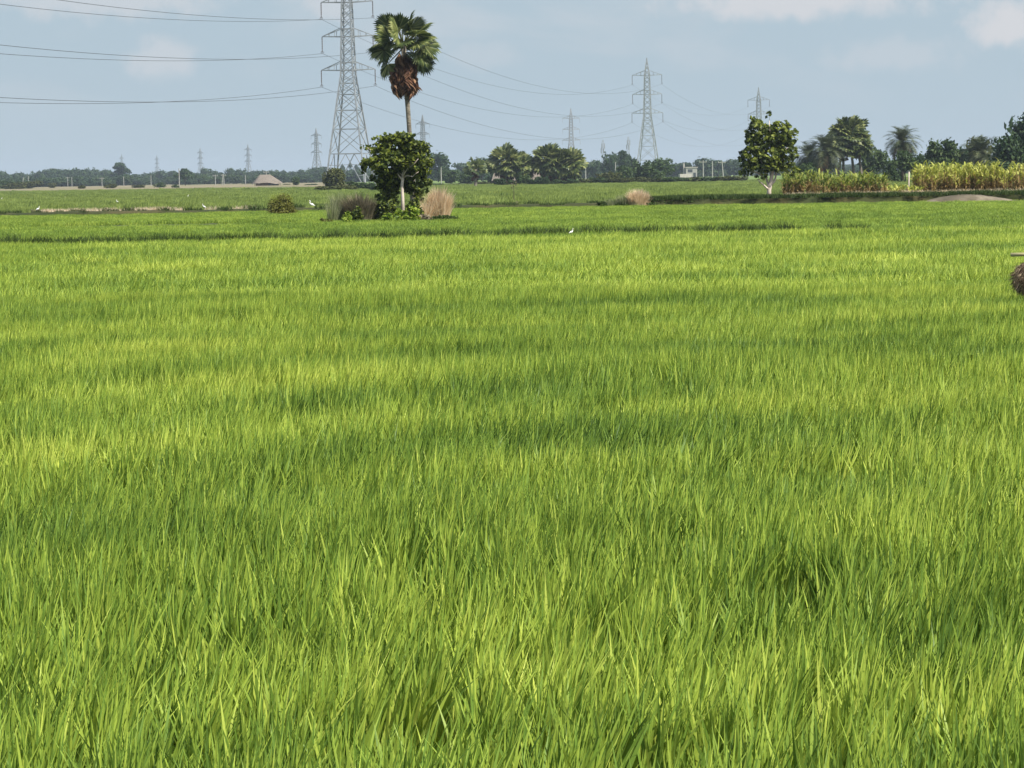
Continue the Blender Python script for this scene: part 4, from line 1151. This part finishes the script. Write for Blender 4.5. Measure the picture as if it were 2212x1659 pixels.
# small white building
hb = empty('pump_house', base(1485, 900), .1)
mb = MB(); mb.box((-.9, 0, .9), (4.2, 3.6, 1.8)); mb.build('wall', M['white'], hb)
mb = MB(); mb.box((1.3, .3, 2.0), (4.0, 3.2, 4.0)); mb.build('upper_wall', M['concrete'], hb)
mb = MB(); mb.box((1.3, .3, 4.12), (4.5, 3.7, .24)); mb.build('roof', M['white'], hb)
mb = MB(); mb.box((.8, -1.34, 2.9), (1.6, .1, 1.0)); mb.build('window', M['darkgap'], hb)
mb = MB(); mb.box((2.4, -1.34, 1.2), (.9, .1, 2.0)); mb.build('door', M['darkgap'], hb)
mb = MB(); mb.tube([(-1.2, .5, 1.8), (-1.2, .5, 5.6)], .25, 8); mb.build('vent_pipe', M['white'], hb)
tag(hb, 'small whitish two-level building by the far field right of the pylon', 'building')

# reed shelter roof pieces behind the low palms (pink-brown thatch bits)
for X, w, lab in [(1095, 5.0, 'low thatched shed half hidden under the left low fan palms'), (1185, 6.5, 'low thatched shed half hidden under the right low fan palms')]:
    o = empty('thatched_shed', base(X, 486)); mb = MB(); mb.box((0, 0, .6), (w, 2.4, 1.2)); mb.build('wall', M['mudwall'], o)
    mb = MB(); mb.add([(-w / 2 - .5, -1.8, 1.1), (w / 2 + .5, -1.8, 1.1), (w / 2 + .5, 1.8, 1.1), (-w / 2 - .5, 1.8, 1.1), (-w / 2, 0, 2.6), (w / 2, 0, 2.6)], [(0, 1, 5, 4), (2, 3, 4, 5), (1, 2, 5), (3, 0, 4), (3, 2, 1, 0)])
    mb.build('roof', M['thatch'], o); tag(o, lab, 'shed')

# ------------------------------------------------------------------ egrets
def egret_body():
    mb = MB()
    body = [((-.19, 0, .17), .008), ((-.14, 0, .20), .03), ((-.05, 0, .245), .062), ((.03, 0, .275), .07), ((.09, 0, .31), .05), ((.12, 0, .35), .03), ((.115, 0, .39), .022), ((.10, 0, .43), .018), ((.105, 0, .465), .019), ((.13, 0, .487), .026), ((.16, 0, .488), .018)]
    mb.tube([b[0] for b in body], [b[1] for b in body], 10)
    return mb
def egret(loc, rz, sc, label):
    o = empty('egret', loc, rz, sc)
    egret_body().build('body', M['feathers'], o, smooth=True)
    mb = MB(); mb.tube([(.165, 0, .487), (.225, 0, .475)], [.012, .002], 6); mb.build('bill', M['beak'], o)
    for s in (-1, 1):
        mb = MB(); mb.tube([(.0 + s * .02, s * .022, .24), (-.02 + s * .02, s * .022, .12), (.01 + s * .02, s * .022, 0)], [.012, .007, .006], 6); mb.build('leg', M['legs'], o)
    tag(o, label, 'egret', 'white egrets standing in the fields')
    return o
e0 = egret(ground(674, 452, .16), math.pi * .9, 1.05, 'white egret standing upright between the round olive bush and the thicket')
eg = [(1234, 509, .36, .3, .45, 'white egret half hidden in rice at the near dark bund'),
      (3, 433, .18, .2, .95, 'egret in the far field at the left edge'), (75, 436, .15, 2.0, .7, 'small egret second from the left edge in the far field'), (140, 430.5, .18, 1.0, .95, 'egret in the far field third from the left edge'),
      (254, 440.5, .15, 3.0, 1.05, 'largest far egret, below the tall round-headed tree'), (82, 457.5, .42, .4, .9, 'egret at the dry bank near the left edge'), (406, 427, .18, .5, 1.0, 'egret in the far field left of the hut'),
      (474, 431, .15, 1.2, .7, 'tiny egret left of the round olive bush'), (535, 432, .15, 2.2, .65, 'tiny egret nearest the round olive bush on its left'), (441, 452.5, .3, 3.0, .95, 'egret beside a dark tuft on the left bank')]
for X, Y, z, rz, s, lab in eg:
    c = copy_tree(e0); c.location = ground(X, Y, z); c.rotation_euler = (0, 0, rz); c.scale = (s * (.66 if Y < 500 else .8),) * 3; c['label'] = lab

# ------------------------------------------------------------------ scarecrow-like straw bundle on a bamboo frame at the right edge
q = far(2222, 600, 30.0); o = empty('straw_scarecrow', (q.x, q.y, 0), 0)
zc = q.z; mb = MB()
zb = far(2222, 549, 30.0).z
mb.tube([(-.215, 0, zb - .004), (.1, .0, zb), (.6, .02, zb + .02)], [.024, .022, .022], 10); mb.build('crossbar', M['bamboo'], o, smooth=True)
mb = MB(); mb.tube([(.16, .02, -.1), (.16, .02, zb + .10)], .022, 10); mb.build('post', M['bamboo'], o, smooth=True)
V = []; Fc = []; r = random.Random(5)
for i in range(2600):
    a = r.random() * 6.283; el = r.uniform(-1.2, 1.2)
    pc = Vector((.04 + math.cos(a) * math.cos(el) * .235 * r.uniform(.7, 1), math.sin(a) * math.cos(el) * .2, zc + .0 + math.sin(el) * .20))
    n = len(V); d = Vector((r.uniform(-1, .2), r.uniform(-.5, .5), r.uniform(-1.0, .1))).normalized() * r.uniform(.05, .12); s_ = d.cross(Vector((r.random(), r.random(), r.random()))).normalized() * .004
    V += [tuple(pc - s_), tuple(pc + s_), tuple(pc + d)]; Fc.append((n, n + 1, n + 2))
link('straw_bundle', mesh_np('straw_bundle', V, Fc, M['oldstraw']), o)
mb = MB(); pts = []
core = [(.1, 0, zc - .19), (.07, 0, zc - .1), (.05, 0, zc + .0), (.06, 0, zc + .1), (.1, 0, zc + .18)]
mb.tube(core, [.05, .14, .19, .16, .05], 12); mb.build('bundle_core', M['oldstraw'], o, smooth=True)
tag(o, 'brown straw bundle under a bamboo crossbar, cut by the right edge', 'scarecrow')

# ------------------------------------------------------------------ haze
m, t, oo = mat_new('haze_air')
pv = N(t, 'ShaderNodeVolumePrincipled')
pv.inputs['Color'].default_value = (.66, .78, .92, 1)
pv.inputs['Density'].default_value = .00013
pv.inputs['Anisotropy'].default_value = 0.0
t.links.new(pv.outputs[0], oo.inputs['Volume'])
mb = MB(); mb.box((0, 3200, 24), (9000, 6900, 50)); o = mb.build('haze', m); tag(o, kind='stuff', label='thin pale blue haze over the fields', cat='haze')
